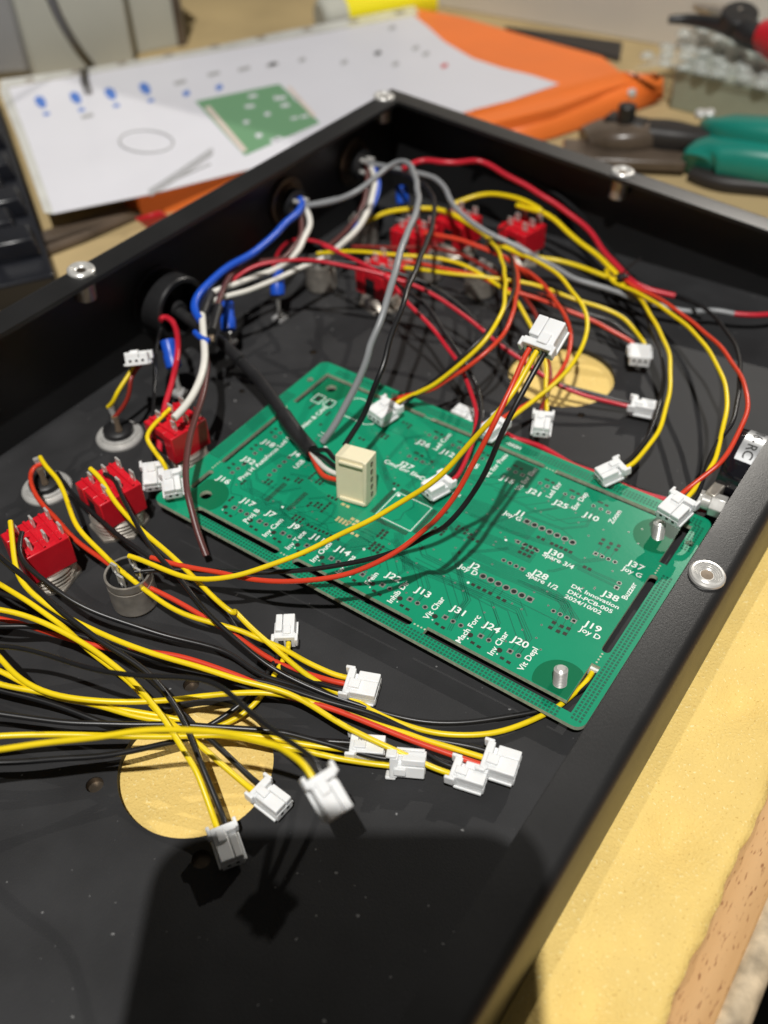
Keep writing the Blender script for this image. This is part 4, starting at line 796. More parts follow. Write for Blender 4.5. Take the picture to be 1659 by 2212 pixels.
iv = build('plug_housing', mb, 'ivory', t, bevel=.3)
mb = MB()
for i in range(5): mb.box(c0 + A_ * (IA / 2 + .04) + U_ * ((i - 2) * 2.54) + B_ * .1, (.1, 1.15, 1.25), ax)
build('pin_socket', mb, 'hole', iv)
mb = MB()
for i in range(5): mb.box(c0 + A_ * (IA / 2 + .10) + U_ * ((i - 2) * 2.54 - .1) + B_ * .15, (.06, .5, .5), ax)
build('contact', mb, 'gold', iv)
e = sp[-1]
for m, j, off in (('red', -1.4, (1, -3, -1)), ('white_wire', -.6, (1, -2, 0)), ('black_wire', .3, (0, -.5, 1)), ('black_wire', 1.3, (0, .5, 2))):
    q = c0 - A_ * (IA / 2 - .3) + U_ * j * 2.54
    pts = smooth_path([e - (sp[-1] - sp[-4]).normalized() * 3, e + Vector(off) * .25, (e + q) / 2 + Vector(off), q - A_ * 2, q], .8); build('core_wire', MB().tube(pts, .72, 9), m, t)
t = thing('wire', at('D', 740, 270, 28), 'thin black wire arching from the wall to the ivory plug', 'wire')
wire(t, [('D', [(560, 200), (660, 225), (740, 268), (800, 310), (840, 380), (850, 450), (830, 560), (790, 690), (740, 820), (690, 920), (640, 1060), (590, 1230), (540, 1380)]), ('I', [(590, 20), (540, 160), (480, 300), (430, 420), (360, 540), (288, 655)])], [24, 34, 42, 46, 46, 42, 36, 26, 18], 'black_wire', .8)
t = thing('wire', at('F', 1340, 345, 24), 'grey wire arching high from the wall connector and ending cut on the board', 'wire')
wire(t, [('F', [(1310, 345), (1380, 346), (1450, 340), (1560, 305)]), ('D', [(0, 430), (100, 420), (200, 400), (350, 340), (450, 260), (540, 180), (620, 140), (680, 170), (730, 260), (742, 350), (722, 480), (680, 600), (630, 720), (580, 880), (540, 1040), (490, 1200), (430, 1350)]), ('I', [(470, 0), (400, 150), (330, 300), (250, 450), (180, 560), (128, 628)])], [24, 24, 26, 32, 40, 46, 46, 40, 30, 18, 7.2], 'grey_wire', 1.08)
t = thing('wire', at('D', 480, 165, 25), 'grey wire running from the corner connector along the back wall', 'wire')
wire(t, [('D', [(420, 160), (480, 165), (600, 190), (720, 215), (830, 240), (900, 300), (960, 400), (1040, 500), (1150, 580), (1250, 640), (1380, 700), (1500, 760)]), ('E', [(0, 262), (120, 352), (250, 412), (400, 492), (550, 542), (700, 592), (790, 632), (1020, 682), (1180, 708), (1300, 700), (1440, 724)])], [24, 26, 25, 20, 15, 12, 10, 8, 7, 7], 'grey_wire', 1.0)
t = thing('wire', at('E', 1659, 730, 6), 'pinkish red wire stub leaving toward the end of the back wall', 'wire')
wire(t, [('E', [(1430, 722), (1520, 732), (1600, 732), (1720, 722), (1850, 700)])], [7, 7, 6], 'crimson', .95)
t = thing('wire', at('D', 700, 160, 26), 'thick red wire running along the back wall with a black companion', 'wire')
wire(t, [('D', [(640, 190), (700, 160), (780, 132), (900, 150), (1000, 155), (1120, 135), (1200, 160), (1300, 220), (1450, 300), (1560, 380)]), ('E', [(260, 0), (330, 50), (430, 120), (510, 200), (570, 290), (630, 370), (700, 440), (750, 490), (840, 552), (940, 580), (1050, 606)])], [28, 30, 28, 24, 19, 14, 11, 9], 'crimson', 1.05)
t = thing('wire', at('D', 1220, 150, 26), 'black wire following the thick red wire along the back wall', 'wire')
wire(t, [('D', [(1100, 130), (1220, 150), (1400, 220), (1550, 300)]), ('E', [(350, 0), (420, 60), (500, 160), (580, 270), (660, 370), (760, 470), (860, 540), (1000, 590), (1150, 640), (1250, 690)])], [25, 22, 18, 14, 11, 8, 6], 'black_wire', .95)
t = thing('wire', at('D', 1000, 410, 16), 'yellow wire arching over the switches to the tie point by the back wall', 'wire')
wire(t, [('D', [(960, 425), (1020, 402), (1100, 372), (1200, 352), (1330, 370), (1450, 410), (1560, 470)]), ('E', [(0, 10), (80, 28), (150, 45), (250, 100), (350, 180), (450, 270), (550, 350), (620, 420), (700, 490)])], [16, 20, 22, 20, 17, 13, 10], 'yellow', .95)
t = thing('wire', at('D', 370, 560, 12), 'yellow wire from the corner push button over to the red toggles', 'wire')
wire(t, [('D', [(360, 562), (400, 535), (450, 510), (560, 470), (700, 450), (800, 450), (920, 470), (980, 500), (1040, 532), (1140, 592), (1230, 660)])], [11, 15, 17, 17, 16, 15], 'yellow', .95)
t = thing('wire', at('E', 180, 360, 12), 'short yellow wire meeting the tie point beside the grey wire', 'wire')
wire(t, [('D', [(1300, 700), (1450, 745)]), ('E', [(130, 362), (200, 362), (300, 376), (420, 412), (550, 462), (660, 500), (720, 540)])], [12, 12, 11, 10, 9], 'yellow', .9)
t = thing('wire', at('D', 850, 620, 12), 'orange red wire crossing among the far toggles', 'wire')
wire(t, [('D', [(780, 610), (850, 622), (990, 652), (1100, 690), (1200, 720), (1330, 780), (1420, 850), (1540, 935)])], [15, 15, 13, 12], 'red', .85)
t = thing('wire', at('D', 1400, 1020, 10), 'short orange red wire dropping under the knot of yellow wires', 'wire')
wire(t, [('D', [(1340, 800), (1420, 860), (1560, 960), (1640, 1040), (1600, 1030), (1480, 1010), (1400, 985)])], [12, 11, 10], 'red', .85)
t = thing('wire', at('J', 0, 200, 2), 'pinkish red wire on the floor along the board rail', 'wire')
wire(t, [('I', [(1440, 560), (1500, 597), (1580, 620)]), ('J', [(0, 200), (150, 232), (300, 302), (430, 382), (560, 432), (700, 492), (850, 552), (1000, 592), (1200, 652), (1300, 668)])], [3, 3, 3, 3.5, 4], 'crimson', .85)
t = thing('wire', at('J', 700, 480, 1), 'black wire on the floor beside the pinkish red wire', 'wire')
wire(t, [('J', [(420, 360), (560, 415), (700, 478), (850, 535), (1000, 578), (1130, 600)])], [2, 2, 3], 'black_wire', .8)
t = thing('wire', at('F', 1310, 320, 24), 'thick bright blue wire from the wall connector to the taped splice', 'wire')
wire(t, [('F', [(1290, 300), (1312, 330), (1270, 402), (1200, 470), (1100, 570), (950, 680), (800, 770), (700, 860), (625, 950), (603, 1010), (620, 1060), (650, 1100)])], [26, 27, 28, 28, 27, 26], 'blue', 1.35)
t = thing('wire', at('F', 1350, 390, 24), 'short white wire under the wall connector with the blue wire', 'wire')
wire(t, [('F', [(1325, 350), (1350, 400), (1358, 470), (1325, 560), (1290, 630), (1240, 690), (1150, 760), (1000, 815), (900, 855), (780, 890), (700, 930)])], [24, 22, 20, 20, 22, 25], 'white_wire', 1.1)
t = thing('wire', at('F', 1300, 440, 24), 'brown wire beside the short white wire at the wall connector', 'wire')
wire(t, [('F', [(1300, 380), (1305, 450), (1295, 540), (1240, 640), (1180, 700), (1000, 720), (880, 760), (810, 860), (770, 960), (740, 1060)])], [24, 22, 22, 24, 26, 26], 'brown', .95)
t = thing('wire', at('D', 420, 190, 24), 'white wire with a brown companion falling from the corner connector', 'wire')
wire(t, [('D', [(430, 170), (455, 230), (455, 320), (435, 400), (400, 480), (370, 550), (290, 640), (200, 720)])], [23, 20, 17, 14], 'white_wire', 1.15)
t = thing('wire', at('D', 400, 190, 24), 'brown wire falling from the corner connector toward the switches', 'wire')
wire(t, [('D', [(405, 170), (412, 250), (400, 340), (375, 430), (320, 540), (230, 640), (150, 700)])], [23, 20, 17, 14], 'brown', .95)
t = thing('wire', at('D', 470, 250, 20), 'dark blue wire falling from the corner connector toward the switches', 'wire')
wire(t, [('D', [(460, 190), (485, 300), (450, 420), (390, 520), (310, 590), (200, 670)])], [23, 19, 16, 13], 'blue', .8)
t = thing('wire', at('F', 900, 930, 20), 'white and grey wire pair curving past the blue crimp terminals', 'wire')
wire(t, [('F', [(700, 985), (780, 950), (850, 930), (950, 905), (1100, 850), (1250, 780), (1330, 742), (1450, 690)])], [24, 23, 22, 20], 'white_wire', .95)
t = thing('wire', at('F', 655, 1060, 26), 'white wire hanging from the splice with a cut open end', 'wire')
wr = [('F', [(655, 1040), (660, 1100), (667, 1180), (672, 1260)]), ('G', [(1488, 300), (1490, 370), (1478, 450), (1440, 560), (1390, 680), (1330, 760), (1262, 825)])]
wire(t, wr, [26, 26, 25, 24, 23, 22], 'white_wire', 1.15)
pp = wire_path(wr, [26, 26, 25, 24, 23, 22]); d = (pp[-1] - pp[-3]).normalized(); build('core', MB().cyl(pp[-1], pp[-1] + d * .12, .5, seg=12), 'dull_steel', t)
t = thing('wire', at('G', 1480, 600, 22), 'brown wire hanging down over the board corner with a cut end', 'wire')
wire(t, [('G', [(1470, 250), (1500, 420), (1485, 600), (1450, 720), (1420, 830), (1382, 950), (1362, 1080), (1350, 1200), (1352, 1320)]), ('H', [(250, 1010), (280, 1120), (310, 1230), (350, 1350), (392, 1455)])], [24, 23, 22, 20, 17, 14, 9, 4], 'brown', .95)
t = thing('wire', at('G', 1190, 80, 18), 'red wire dropping from the wall ring beside the blue crimp terminal', 'wire')
wire(t, [('G', [(1165, 110), (1190, 82), (1240, 105), (1278, 200), (1290, 320), (1272, 480), (1240, 600), (1200, 740), (1180, 870), (1160, 980), (1155, 1085)])], [19, 20, 20, 18, 15, 12, 9], 'crimson', .95)
sl = thing('splice', at('F', 700, 1000, 25), 'black heat shrink splice joining the white, blue and brown wires', 'splice')
build('heat_shrink', MB().tube(smooth_path([at('F', 712, 925, 25), at('F', 685, 985, 26), at('F', 660, 1060, 26)]), [1.7] * len(smooth_path([at('F', 712, 925, 25), at('F', 685, 985, 26), at('F', 660, 1060, 26)])), 12), 'sleeve', sl)
build('heat_shrink', MB().tube(smooth_path([at('F', 765, 1010, 26), at('F', 745, 1080, 26), at('F', 722, 1170, 26)]), 1.5, 12), 'sleeve', sl)
build('bare_end', MB().lathe(at('F', 700, 1215, 26), at('F', 740, 1215, 26) - at('F', 700, 1215, 26), [(0, .8), (.5, 1.2), (1.6, 1.3), (1.8, .6)], 10), 'copper', sl)
build('blue_tail', MB().tube(smooth_path([at('F', 610, 1175, 26), at('F', 650, 1215, 26.5), at('F', 705, 1235, 26)]), .9, 10), 'blue', sl)
def zip_tie(k, x, y, z, label, r=2.4):
    p = at(k, x, y, z); t = thing('cable_tie', p, label, 'cable tie', 'cable ties on the bundles')
    d = Vector((1, -.5, -.1)).normalized(); u = d.orthogonal().normalized(); v = d.cross(u)
    build('strap', MB().rings([[p + (u * math.cos(a) + v * math.sin(a)) * (r + (.35 if q in (1, 2) else 0)) + d * (1.1 if q in (0, 1) else -1.1) for q in range(4)] for a in np.linspace(0, 2 * math.pi, 18, endpoint=False)], closed=True), 'black_plastic', t)
    build('lock_head', MB().box(p + v * (r + .8), (2.4, 2, 2), (d, u, v)), 'black_plastic', t, bevel=.2)
    build('tail', MB().tube([p + v * (r + 1), p + v * (r + 3) + u * 4 + d, p + v * (r + 4) + u * 9 + d * 3], .35, 6), 'black_plastic', t)
zip_tie('D', 1245, 700, 15, 'black cable tie on the yellow wires among the far toggles')
zip_tie('E', 715, 510, 10, 'black cable tie where the wires meet by the back wall')
def crimp(top, bot, foot, z, zt, label):
    a = at(*top, zt); b = at(*bot, (zt * 1.4 + z) / 2.4); f = at(*foot, z); t = thing('crimp_terminal', f, label, 'terminal', 'blue crimp terminals')
    mid = a.lerp(b, .55)
    build('sleeve', MB().lathe(a, b - a, [(0, 2.0), (.2, 2.45), ((b - a).length * .5, 2.35), ((b - a).length * .56, 2.6), ((b - a).length - .3, 2.55), ((b - a).length, 2.1)], 18), 'blue', t)
    build('tongue', MB().tube([b, b.lerp(f, .5), f], [1.0, .55, 1.0], 8), 'steel', t)
    build('mounting_tab', MB().box(f, (4.4, 4.4, 1.6)), 'grey_plastic', t, bevel=.3)
crimp(('G', 1215, 255), ('G', 1265, 460), ('G', 1305, 640), 4, 20, 'blue crimp terminal beside the falling red wire')
crimp(('F', 815, 980), ('F', 830, 1165), ('F', 835, 1240), 3, 18, 'blue crimp terminal next to the heat shrink splice')
crimp(('F', 1145, 768), ('F', 1150, 935), ('F', 1165, 1085), 1, 19, 'blue crimp terminal below the red wire arch by the push button')
crimp(('D', 630, 300), ('D', 640, 420), ('D', 645, 520), 2, 17, 'blue crimp terminal in the far corner behind the grey wire')
# ------------------------------------------------------------------ things on the desk behind the enclosure
ZD = -7.9
doc = thing('document_sheet', at('P', 500, 250, 2), 'white printed sheet in a clear sleeve with a green board picture', 'document')
def sheet_z(x, y): return 2.0 + 1.2 * math.sin(x * .02 + y * .013) + .6 * math.sin(y * .05)
def sheet_poly(pts, k, z, dz, m, name, parent, th=.25):
    q = [at(k, a, b, z) for a, b in pts]; mb = MB(); mb.plate([(v.x, v.y) for v in q], [], z + dz - th, z + dz); return build(name, mb, m, parent)
q = [at('P', *a, 6) for a in ((116, 461), (60, 300), (18, 189), (200, 158), (450, 115), (700, 70), (894, 33), (925, 58), (960, 90), (1021, 126), (1085, 147), (1152, 163), (1207, 181), (1097, 218), (1018, 238), (600, 350), (320, 420))]
DPOLY = [(v.x, v.y) for v in q]
mb = MB(); mb.plate(DPOLY, [], 5.7, 6.0); build('paper', mb, 'paper', doc)
sheet_poly([(0, 172), (200, 145), (420, 108), (620, 66), (895, 12), (905, 30), (700, 68), (450, 113), (200, 156), (10, 188)], 'P', 6, -.1, 'film', 'sleeve_strip', doc)
sheet_poly([(0, 172), (10, 188), (18, 189), (60, 300), (116, 461), (95, 458), (40, 300), (0, 200)], 'P', 6, -.15, 'film', 'sleeve_edge', doc)
for i in range(9):
    t_ = i / 8; sheet_poly([(60 + 800 * t_ - 8, 168 - 146 * t_ + 4), (60 + 800 * t_ + 12, 164 - 146 * t_ + 4), (60 + 800 * t_ + 14, 170 - 146 * t_ + 4), (60 + 800 * t_ - 4, 173 - 146 * t_ + 4)], 'P', 6, .1, 'taupe', 'binder_hole', doc, .1)
pic = sheet_poly([(1160, 603), (1659, 500), (1900, 730), (1455, 925)], 'Q', 6, .15, 'print_green', 'board_picture', doc, .1)
for pts in ([(1215, 640), (1245, 632), (1470, 895), (1440, 905)], [(1700, 520), (1725, 515), (1880, 690), (1860, 700)]): sheet_poly(pts, 'Q', 6, .25, 'print_pink', 'printed_pins', pic, .1)
random.seed(3)
for i in range(16):
    a = random.uniform(1330, 1800); b = random.uniform(560, 860); w_ = random.uniform(20, 55); h = random.uniform(8, 22)
    if b < 500 + (a - 1160) * 1.1 + 60 and b > 560 - (a - 1160) * .2: sheet_poly([(a, b), (a + w_, b - 8), (a + w_ + 8, b - 8 + h), (a + 8, b + h)], 'Q', 6, .25, 'paper', 'printed_mark', pic, .1)
for x, y in ((240, 610), (448, 585), (655, 560), (860, 530)):
    sheet_poly([(x - 35, y - 25), (x - 12, y - 40), (x + 20, y - 30), (x + 36, y + 5), (x + 28, y + 32), (x + 2, y + 30), (x - 26, y + 8)], 'Q', 6, .15, 'print_blue', 'printed_logo', doc, .1)
    sheet_poly([(x + 15, y + 62), (x + 50, y + 55), (x + 58, y + 72), (x + 22, y + 80)], 'Q', 6, .15, 'print_blue', 'printed_caption', doc, .1)
for x, y in ((1105, 555), (1300, 520)): sheet_poly([(x - 22, y - 5), (x + 15, y - 22), (x + 25, y + 5), (x - 10, y + 22)], 'Q', 6, .15, 'print_blue', 'printed_mark', doc, .1)
for x, y in ((1070, 490), (1270, 440), (1450, 410), (1620, 385), (520, 690)): sheet_poly([(x - 40, y), (x + 30, y - 18), (x + 38, y), (x - 30, y + 18)], 'Q', 6, .15, 'print_grey', 'printed_mark', doc, .1)
for x, y, m in ((110, 380, 'print_grey'), (285, 355, 'print_grey'), (535, 370, 'print_grey'), (735, 315, 'ink'), (1020, 320, 'print_grey'), (960, 285, 'print_grey'), (1130, 390, 'crimson'), (840, 380, 'print_grey'), (820, 165, 'print_grey')):
    sheet_poly([(x - 22, y), (x + 12, y - 16), (x + 24, y + 2), (x - 12, y + 18)], 'R', 6, .15, m, 'printed_mark', doc, .1)
mb = MB(); ring = [at('Q', 870 + 160 * math.cos(a) + 12 * math.sin(a), 842 + 66 * math.sin(a), 6.2) for a in np.linspace(0, 2 * math.pi, 48)]; mb.tube(ring, .45, 6); build('printed_circle', mb, 'print_grey', doc)
mb = MB(); sp = [at('Q', 890 + 370 * t_ + 14 * math.sin(t_ * 150), 1145 - 245 * t_ ** 1.05 + 20 * math.cos(t_ * 150), 6.2) for t_ in np.linspace(0, 1, 240)]; mb.tube(sp, .33, 5); build('printed_spiral', mb, 'print_grey', doc)
mb = MB(); sp = [at('Q', 1000 + 250 * t_, 1085 - 110 * t_, 6.2) for t_ in np.linspace(0, 1, 6)]; mb.tube(sp, .5, 5); build('printed_line', mb, 'print_grey', doc)
# orange folder under the sheet
of = thing('orange_folder', at('P', 1200, 200, ZD), 'bright orange plastic folder lying under the printed sheet', 'folder')
tp = [at('P', *a, 5.0) for a in ((890, 16), (1000, 38), (1152, 82), (1300, 122), (1345, 160))]; tl = at('P', 298, 476, 5.0)
fr = [(1432, 205), (1378, 232), (1300, 255), (1192, 297), (1000, 345), (600, 425), (300, 488)]
top = [(v.x, v.y) for v in tp]; front = [at('P', a, b, ZD) for a, b in fr]
mb = MB(); pl = top + [(front[0].x - 2, front[0].y - 6)] + [(v.x - 2, v.y + 4) for v in front[1:]] + [(at('P', 250, 380, 5).x, at('P', 250, 380, 5).y)]
mb.plate(pl, [], ZD, 5.4); build('cover', mb, 'orange', of, bevel=.8)
fl = [at('P', *a, 12) for a in ((1240, 150), (1345, 152), (1425, 158))]
mb = MB().tube([at('P', 1365, 205, 6.5), at('P', 1365, 198, 8.5)], [2.2, 2.0], 14); build('snap_button', mb, 'steel', of)
f1 = [at('P', 1020, 240, 6.2), at('P', 1200, 195, 7), at('P', 1345, 155, 8.5), at('P', 1432, 166, 9), at('P', 1432, 212, -4), at('P', 1378, 236, -6), at('P', 1195, 298, -6), at('P', 1030, 335, -6)]
mb = MB().add(f1, [(0, 1, 6, 7), (1, 2, 5, 6), (2, 3, 4, 5)]); fo = build('front_flap', mb, 'orange', of); md = fo.modifiers.new('thickness', 'SOLIDIFY'); md.thickness = .0009
mb = MB().add([at('P', 292, 470, 6), at('P', 345, 455, 7), at('P', 372, 470, 2), at('P', 318, 490, -2)], [(0, 1, 2, 3)]); fo = build('corner_flap', mb, 'red_grip', of); md = fo.modifiers.new('thickness', 'SOLIDIFY'); md.thickness = .0008
# keyboard at the side
kb = thing('keyboard', (-270, 80, ZD), 'black keyboard with round topped keys beside the printed sheet', 'keyboard')
ky0 = at('P', 118, 500, ZD); ky1 = at('P', 10, 195, ZD); kd = (ky1 - ky0).normalized(); kn = Vector((kd.y, -kd.x, 0)); kn = kn if kn.x < 0 else -kn
L = (ky1 - ky0).length + 30
mb = MB().box(ky0 + kd * (L / 2 - 35) + kn * 75 + Vector((0, 0, 6)), (L + 50, 138, 12), (kd, kn, Vector((0, 0, 1)))); build('case', mb, 'key', kb, bevel=1.5)
for i in range(-2, 8):
    for j in range(6):
        c = ky0 + kd * (i * 19 + 3) + kn * (17 + j * 19 + (6 if i % 2 else 0)) + Vector((0, 0, 15)); build('key', MB().rings([[c + kd * sx * a + kn * sy * a + Vector((0, 0, h)) for sx, sy in ((-1, -1), (1, -1), (1, 1), (-1, 1))] for a, h in ((8.6, -3), (8.2, 0), (6.6, 4.5))]), 'key', kb, bevel=.8)
# boxes and bits along the back
def block(name, pts, z0, z1, m, label, cat, bevel=1.):
    q = [at('P', *a, z0) for a in pts]; mb = MB().plate([(v.x, v.y) for v in q], [], z0, z1)
    o = build(name, mb, m, bevel=bevel, origin=(q[0].x, q[0].y, z0)); return tag(o, label, cat)
ms = thing('monitor_stand', at('P', 60, 175, ZD), 'pale grey curved stand behind the keyboard with a black cable', 'stand')
p0 = at('P', 86, 172, ZD); p1 = at('P', -160, 190, ZD); dv = (p0 - p1).normalized(); nv = Vector((-dv.y, dv.x, 0))
build('foot', MB().box(p0.lerp(p1, .5) + nv * 40 + Vector((0, 0, 60)), ((p0 - p1).length, 80, 120), (dv, nv, Vector((0, 0, 1)))), 'grey_plastic', ms, bevel=6)
cb = thing('cable', at('P', 185, 135, ZD), 'black cable curving down beside the white carton', 'cable')
build('jacket', MB().tube(smooth_path([at('Q', 545, 395, ZD + 4), at('Q', 470, 300, 14), at('Q', 400, 190, 32), at('Q', 345, 90, 46), at('Q', 290, -40, 62)]), 2.3, 14), 'black_plastic', cb)
bx = thing('carton', at('P', 210, 140, ZD), 'off white carton standing behind the printed sheet', 'box')
a0 = at('P', 205, 140, ZD); a1 = at('P', 408, 100, ZD); dv = (a1 - a0).normalized(); nv = Vector((-dv.y, dv.x, 0)); 
build('side', MB().box(a0.lerp(a1, .5) + nv * 40 + Vector((0, 0, 27)), ((a1 - a0).length, 80, 54), (dv, nv, Vector((0, 0, 1)))), 'offwhite', bx, bevel=2)
build('lid', MB().box(a0.lerp(a1, .45) + nv * 55 + Vector((0, 0, 61)), ((a1 - a0).length * 1.25, 96, 12), (dv, nv, Vector((0, 0, 1)))), 'taupe', bx, bevel=3)
build('strap', MB().box(a0.lerp(a1, .93) - nv * .6 + Vector((0, 0, 32)), (5, 1.4, 62), (dv, nv, Vector((0, 0, 1)))), 'smoke', bx)
wb = thing('curved_panel', at('P', 150, 150, ZD), 'pale curved panel standing between the grey stand and the white carton', 'panel')
build('panel', MB().box(at('P', 150, 100, 20) + Vector((-30, 30, 10)), (60, 8, 110), (dv, nv, Vector((0, 0, 1)))), 'offwhite', wb, bevel=2)
q = [at('P', *a, ZD) for a in ((87, 158), (124, 150), (122, 128), (84, 134))]
build('gap_shade_block', MB().plate([(v.x, v.y) for v in q], [], ZD, 130), 'dark_bar', wb, bevel=1)  # block added between stand and panel, the gap's shade put into its dark colour
gt = thing('glue_tube', at('P', 800, 25, ZD), 'white tube with a yellow label lying behind the printed sheet', 'tube')
g0 = at('P', 690, 42, 4); g1 = at('P', 915, 0, 4); gd = (g1 - g0).normalized(); gl_ = (g1 - g0).length
build('barrel', MB().lathe(g0, gd, [(0, 9), (2, 11.5), (13, 11.7), (13.2, 12), (gl_ - 16, 12), (gl_ - 15, 11), (gl_, 10)], 30), 'offwhite', gt)
build('label', MB().lathe(g0, gd, [(15, 12.0), (15.1, 12.3), (gl_ - 10, 12.3), (gl_ - 10, 12.0)], 36), 'tube_yellow', gt)
build('cap', MB().lathe(g0, gd, [(gl_ - 12, 11), (gl_ - 11.5, 12.3), (gl_ + 4, 11.5), (gl_ + 5, 6)], 30), 'tube_yellow', gt)
cw = thing('cream_carton', at('P', 1250, 70, ZD), 'large cream carton closing off the back of the desk', 'box')
a0 = at('P', 915, 12, ZD); a1 = at('P', 1345, 88, ZD); dv = (a1 - a0).normalized(); nv = Vector((-dv.y, dv.x, 0))
build('side', MB().box(a0 + dv * 190 + nv * 64 + Vector((0, 0, 110)), (420, 130, 220), (dv, nv, Vector((0, 0, 1)))), 'cream', cw, bevel=2)
br = thing('dark_flat_bar', at('P', 1200, 85, ZD), 'dark flat bar lying between the orange folder and the cream carton', 'bar')  # thin dark plate along the foot of the carton
q = [at('P', *a, ZD + 4) for a in ((1090, 56), (1200, 70), (1345, 90), (1340, 124), (1200, 92))]
build('bar_plate', MB().plate([(v.x, v.y) for v in q], [], ZD, ZD + 4), 'dark_bar', br, bevel=.5)
# bubble wrap pack
bw = thing('bubble_wrap_pack', at('P', 1500, 250, ZD), 'parcel of clear bubble wrap lying beside the orange folder', 'bubble wrap')
c0 = at('P', 1440, 238, ZD); c1 = at('P', 1800, 330, ZD); dv = (c1 - c0).normalized(); nv = Vector((-dv.y, dv.x, 0)); BW, BD, BH = 150, 150, 21
cc = c0 + dv * BW / 2 + nv * BD / 2
build('pack', MB().box(cc + Vector((0, 0, BH / 2)), (BW, BD, BH), (dv, nv, Vector((0, 0, 1)))), 'green_grey', bw, bevel=2)
mb = MB(); ft = c0 + Vector((0, 0, BH + 1.0)); random.seed(5)
nxy = 40; V = []; F = []
for j in range(nxy + 1):
    for i in range(nxy + 1):
        p = ft + dv * (-22 + (BW + 26) * i / nxy) + nv * (-3 + (BD + 8) * j / nxy)
        V.append(p + Vector((0, 0, 1.3 * math.sin(i * .9) * math.sin(j * .7) - (max(0, 5 - i) ** 1.5) * .5 + random.uniform(-.4, .4))))
for j in range(nxy):
    for i in range(nxy): a = j * (nxy + 1) + i; F.append((a, a + 1, a + nxy + 2, a + nxy + 1))
fm = build('film', MB().add(V, F), 'bubble', bw, smooth=70)
for i in range(16):
    for j in range(14):
        p = ft + dv * (-16 + i * 10.4 + (5.2 if j % 2 else 0)) + nv * (1 + j * 10.2) + dv * random.uniform(-2, 2) + nv * random.uniform(-2, 2); p.z += random.uniform(-.6, .6); bs = random.uniform(.7, 1.1)
        build('bubble', MB().lathe(p, (random.uniform(-.15, .15), random.uniform(-.15, .15), 1), [(0, 4.5 * bs), (1.4 * bs, 4.3 * bs), (2.5 * bs, 3.4 * bs), (3.1 * bs, 1.9 * bs), (3.3 * bs, .1)], 12), 'bubble', bw, smooth=60)
# side cutters on top of it
ct = thing('side_cutters', at('P', 1600, 60, 22), 'black side cutters with a red grip resting on the bubble wrap', 'cutters')
def jaw(pts, rs, m, name): return build(name, MB().tube(smooth_path([at('P', *a, b) for a, b in pts], 3), list(np.interp(np.linspace(0, 1, len(smooth_path([at('P', *a, b) for a, b in pts], 3))), np.linspace(0, 1, len(rs)), rs)), 12), m, ct)
jaw([((1445, 42), 28), ((1480, 41), 28), ((1540, 50), 29), ((1590, 58), 30)], [2, 3, 3.5, 6], 'black_plastic', 'jaw')
jaw([((1502, 13), 30), ((1530, 22), 31), ((1570, 34), 32), ((1600, 44), 32)], [2, 4, 5.5, 6], 'dull_steel', 'jaw')
build('pivot', MB().lathe(at('P', 1597, 36, 34), (.1, -.3, 1), [(-6, 9), (2, 9), (3, 8), (3.2, .1)], 24), 'black_plastic', ct)
jaw([((1600, 48), 30), ((1612, 72), 29), ((1640, 84), 28), ((1690, 100), 28)], [6, 7, 6, 6], 'black_plastic', 'arm')
jaw([((1645, 75), 30), ((1680, 85), 30), ((1740, 100), 30), ((1800, 110), 30)], [7, 11, 11, 10], 'red_grip', 'grip')
# teal handled crimping tool
tl = thing('crimping_tool', at('P', 1560, 370, ZD), 'teal handled crimping pliers lying behind the enclosure', 'pliers')
def body(pts, zs, ws, hs, m, name, n=16):
    c = [at('P', a[0], a[1], z) for a, z in zip(pts, zs)]; c = smooth_path(c, 4); N = len(c)
    W_ = np.interp(np.linspace(0, 1, N), np.linspace(0, 1, len(ws)), ws); H_ = np.interp(np.linspace(0, 1, N), np.linspace(0, 1, len(hs)), hs); rg = []
    for i, p in enumerate(c):
        t = (c[min(i + 1, N - 1)] - c[max(i - 1, 0)]).normalized(); s_ = Vector((-t.y, t.x, 0)).normalized(); u = t.cross(s_)
        ring = []
        for k in range(n):
            a = 2 * math.pi * k / n; cx, sy = math.cos(a), math.sin(a); e_ = .65
            ring.append(p + s_ * W_[i] * math.copysign(abs(cx) ** e_, cx) + u * H_[i] * math.copysign(abs(sy) ** e_, sy))
        rg.append(ring)
    return build(name, MB().rings(rg), m, tl, smooth=50)
body([(1508, 358), (1516, 340), (1560, 338), (1640, 346), (1760, 362)], [0, 2, 3, 4, 4], [8, 11.5, 12.5, 12.5, 12], [6, 8.5, 9.5, 9.5, 9], 'teal', 'grip')
body([(1525, 275), (1550, 282), (1620, 292), (1720, 305)], [8, 10, 12, 13], [4, 8, 9, 9], [4, 7, 8, 8], 'teal', 'grip')
body([(1400, 290), (1440, 292), (1500, 300), (1540, 305)], [4, 4, 5, 6], [8, 9, 7, 6], [6, 6, 5, 5], 'dark_bar', 'arm')
body([(1262, 305), (1300, 296), (1360, 295), (1410, 292)], [0, 1, 3, 3], [8, 13, 13, 9], [5, 7, 7, 6], 'smoke', 'jaw_head')
jh = Vector(at('P', 1345, 275, 8))
build('die_block', MB().box(at('P', 1352, 276, 5), (20, 11, 10)), 'black_plastic', tl, bevel=1.5)
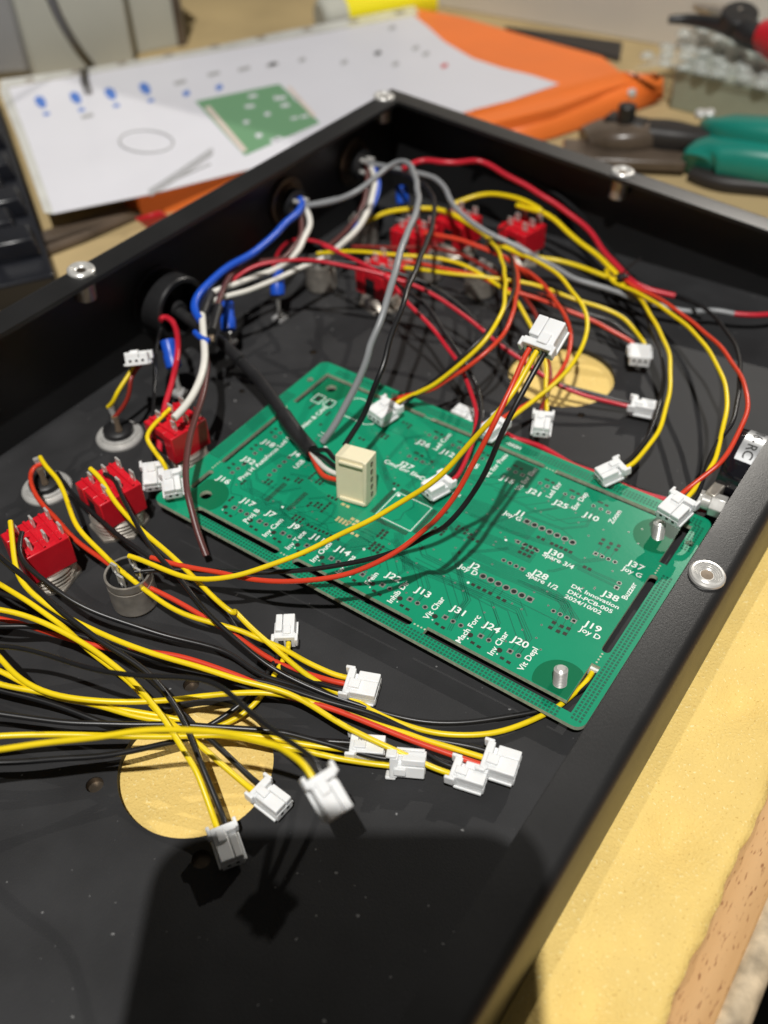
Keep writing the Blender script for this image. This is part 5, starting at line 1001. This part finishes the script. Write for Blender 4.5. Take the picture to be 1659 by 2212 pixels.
build('adjuster', MB().cyl(at('P', 1350, 268, 8), at('P', 1350, 268, 8) + Vector((0, 0, 9)), 4.2, seg=20), 'black_plastic', tl, bevel=.8)
build('ratchet_plate', MB().box(at('P', 1345, 335, -2), (56, 22, 5), (Vector((.9, .43, 0)), Vector((-.43, .9, 0)), Vector((0, 0, 1)))), 'smoke', tl, bevel=1)
for x, y in ((1513, 248), (1532, 247)): build('rivet', MB().lathe(at('P', x, y, 14), (0, -.4, 1), [(0, 2.6), (1.5, 2.4), (2.4, .2)], 14), 'steel', tl)
body([(1495, 375), (1540, 392), (1640, 400), (1740, 415)], [-4, -4, -4, -4], [4, 6, 6, 6], [3, 4, 4, 4], 'dark_bar', 'lower_arm')
# strip past the side wall, the brown shadow there put into its colour
tw = thing('brown_shadow_strip', at('P', 180, 520, ZD), 'brown strip standing in for the shadow between the keyboard and the enclosure', 'strip')
s0 = at('P', 30, 560, ZD); s1 = at('P', 300, 470, ZD); dv = (s1 - s0).normalized(); nv = Vector((-dv.y, dv.x, 0))
build('shadow_strip', MB().box(s0.lerp(s1, .45) + Vector((0, 0, 3)), ((s1 - s0).length, 9, 6), (dv, nv, Vector((0, 0, 1)))), 'smoke', tw, bevel=.8)
build('cable_core', MB().tube([s0 - nv * 9 + Vector((0, 0, 3)), s0.lerp(s1, .5) - nv * 7 + Vector((0, 0, 3)), s1 - nv * 2 + Vector((0, 0, 3))], 2.2, 10), 'smoke', tw)
# ------------------------------------------------------------------ the phone whose shadow falls into the enclosure
ph = thing('smartphone', CAM - RF * 6, 'black smartphone held over the enclosure, its shadow falling on the enclosure floor', 'phone')
pu = -RD; pc = CAM - RF * 5.5 - RX * 18 - pu * 49
prof = rrect(-36.5, -75, 36.5, 75, 11, 8)
mb = MB().rings([[pc + RX * x + pu * y + RF * h for x, y in [(a * k, b * k2) for a, b in prof]] for h, k, k2 in ((-4, .965, .985), (-3, 1, 1), (3, 1, 1), (4, .965, .985))])
build('case', mb, 'black_plastic', ph)
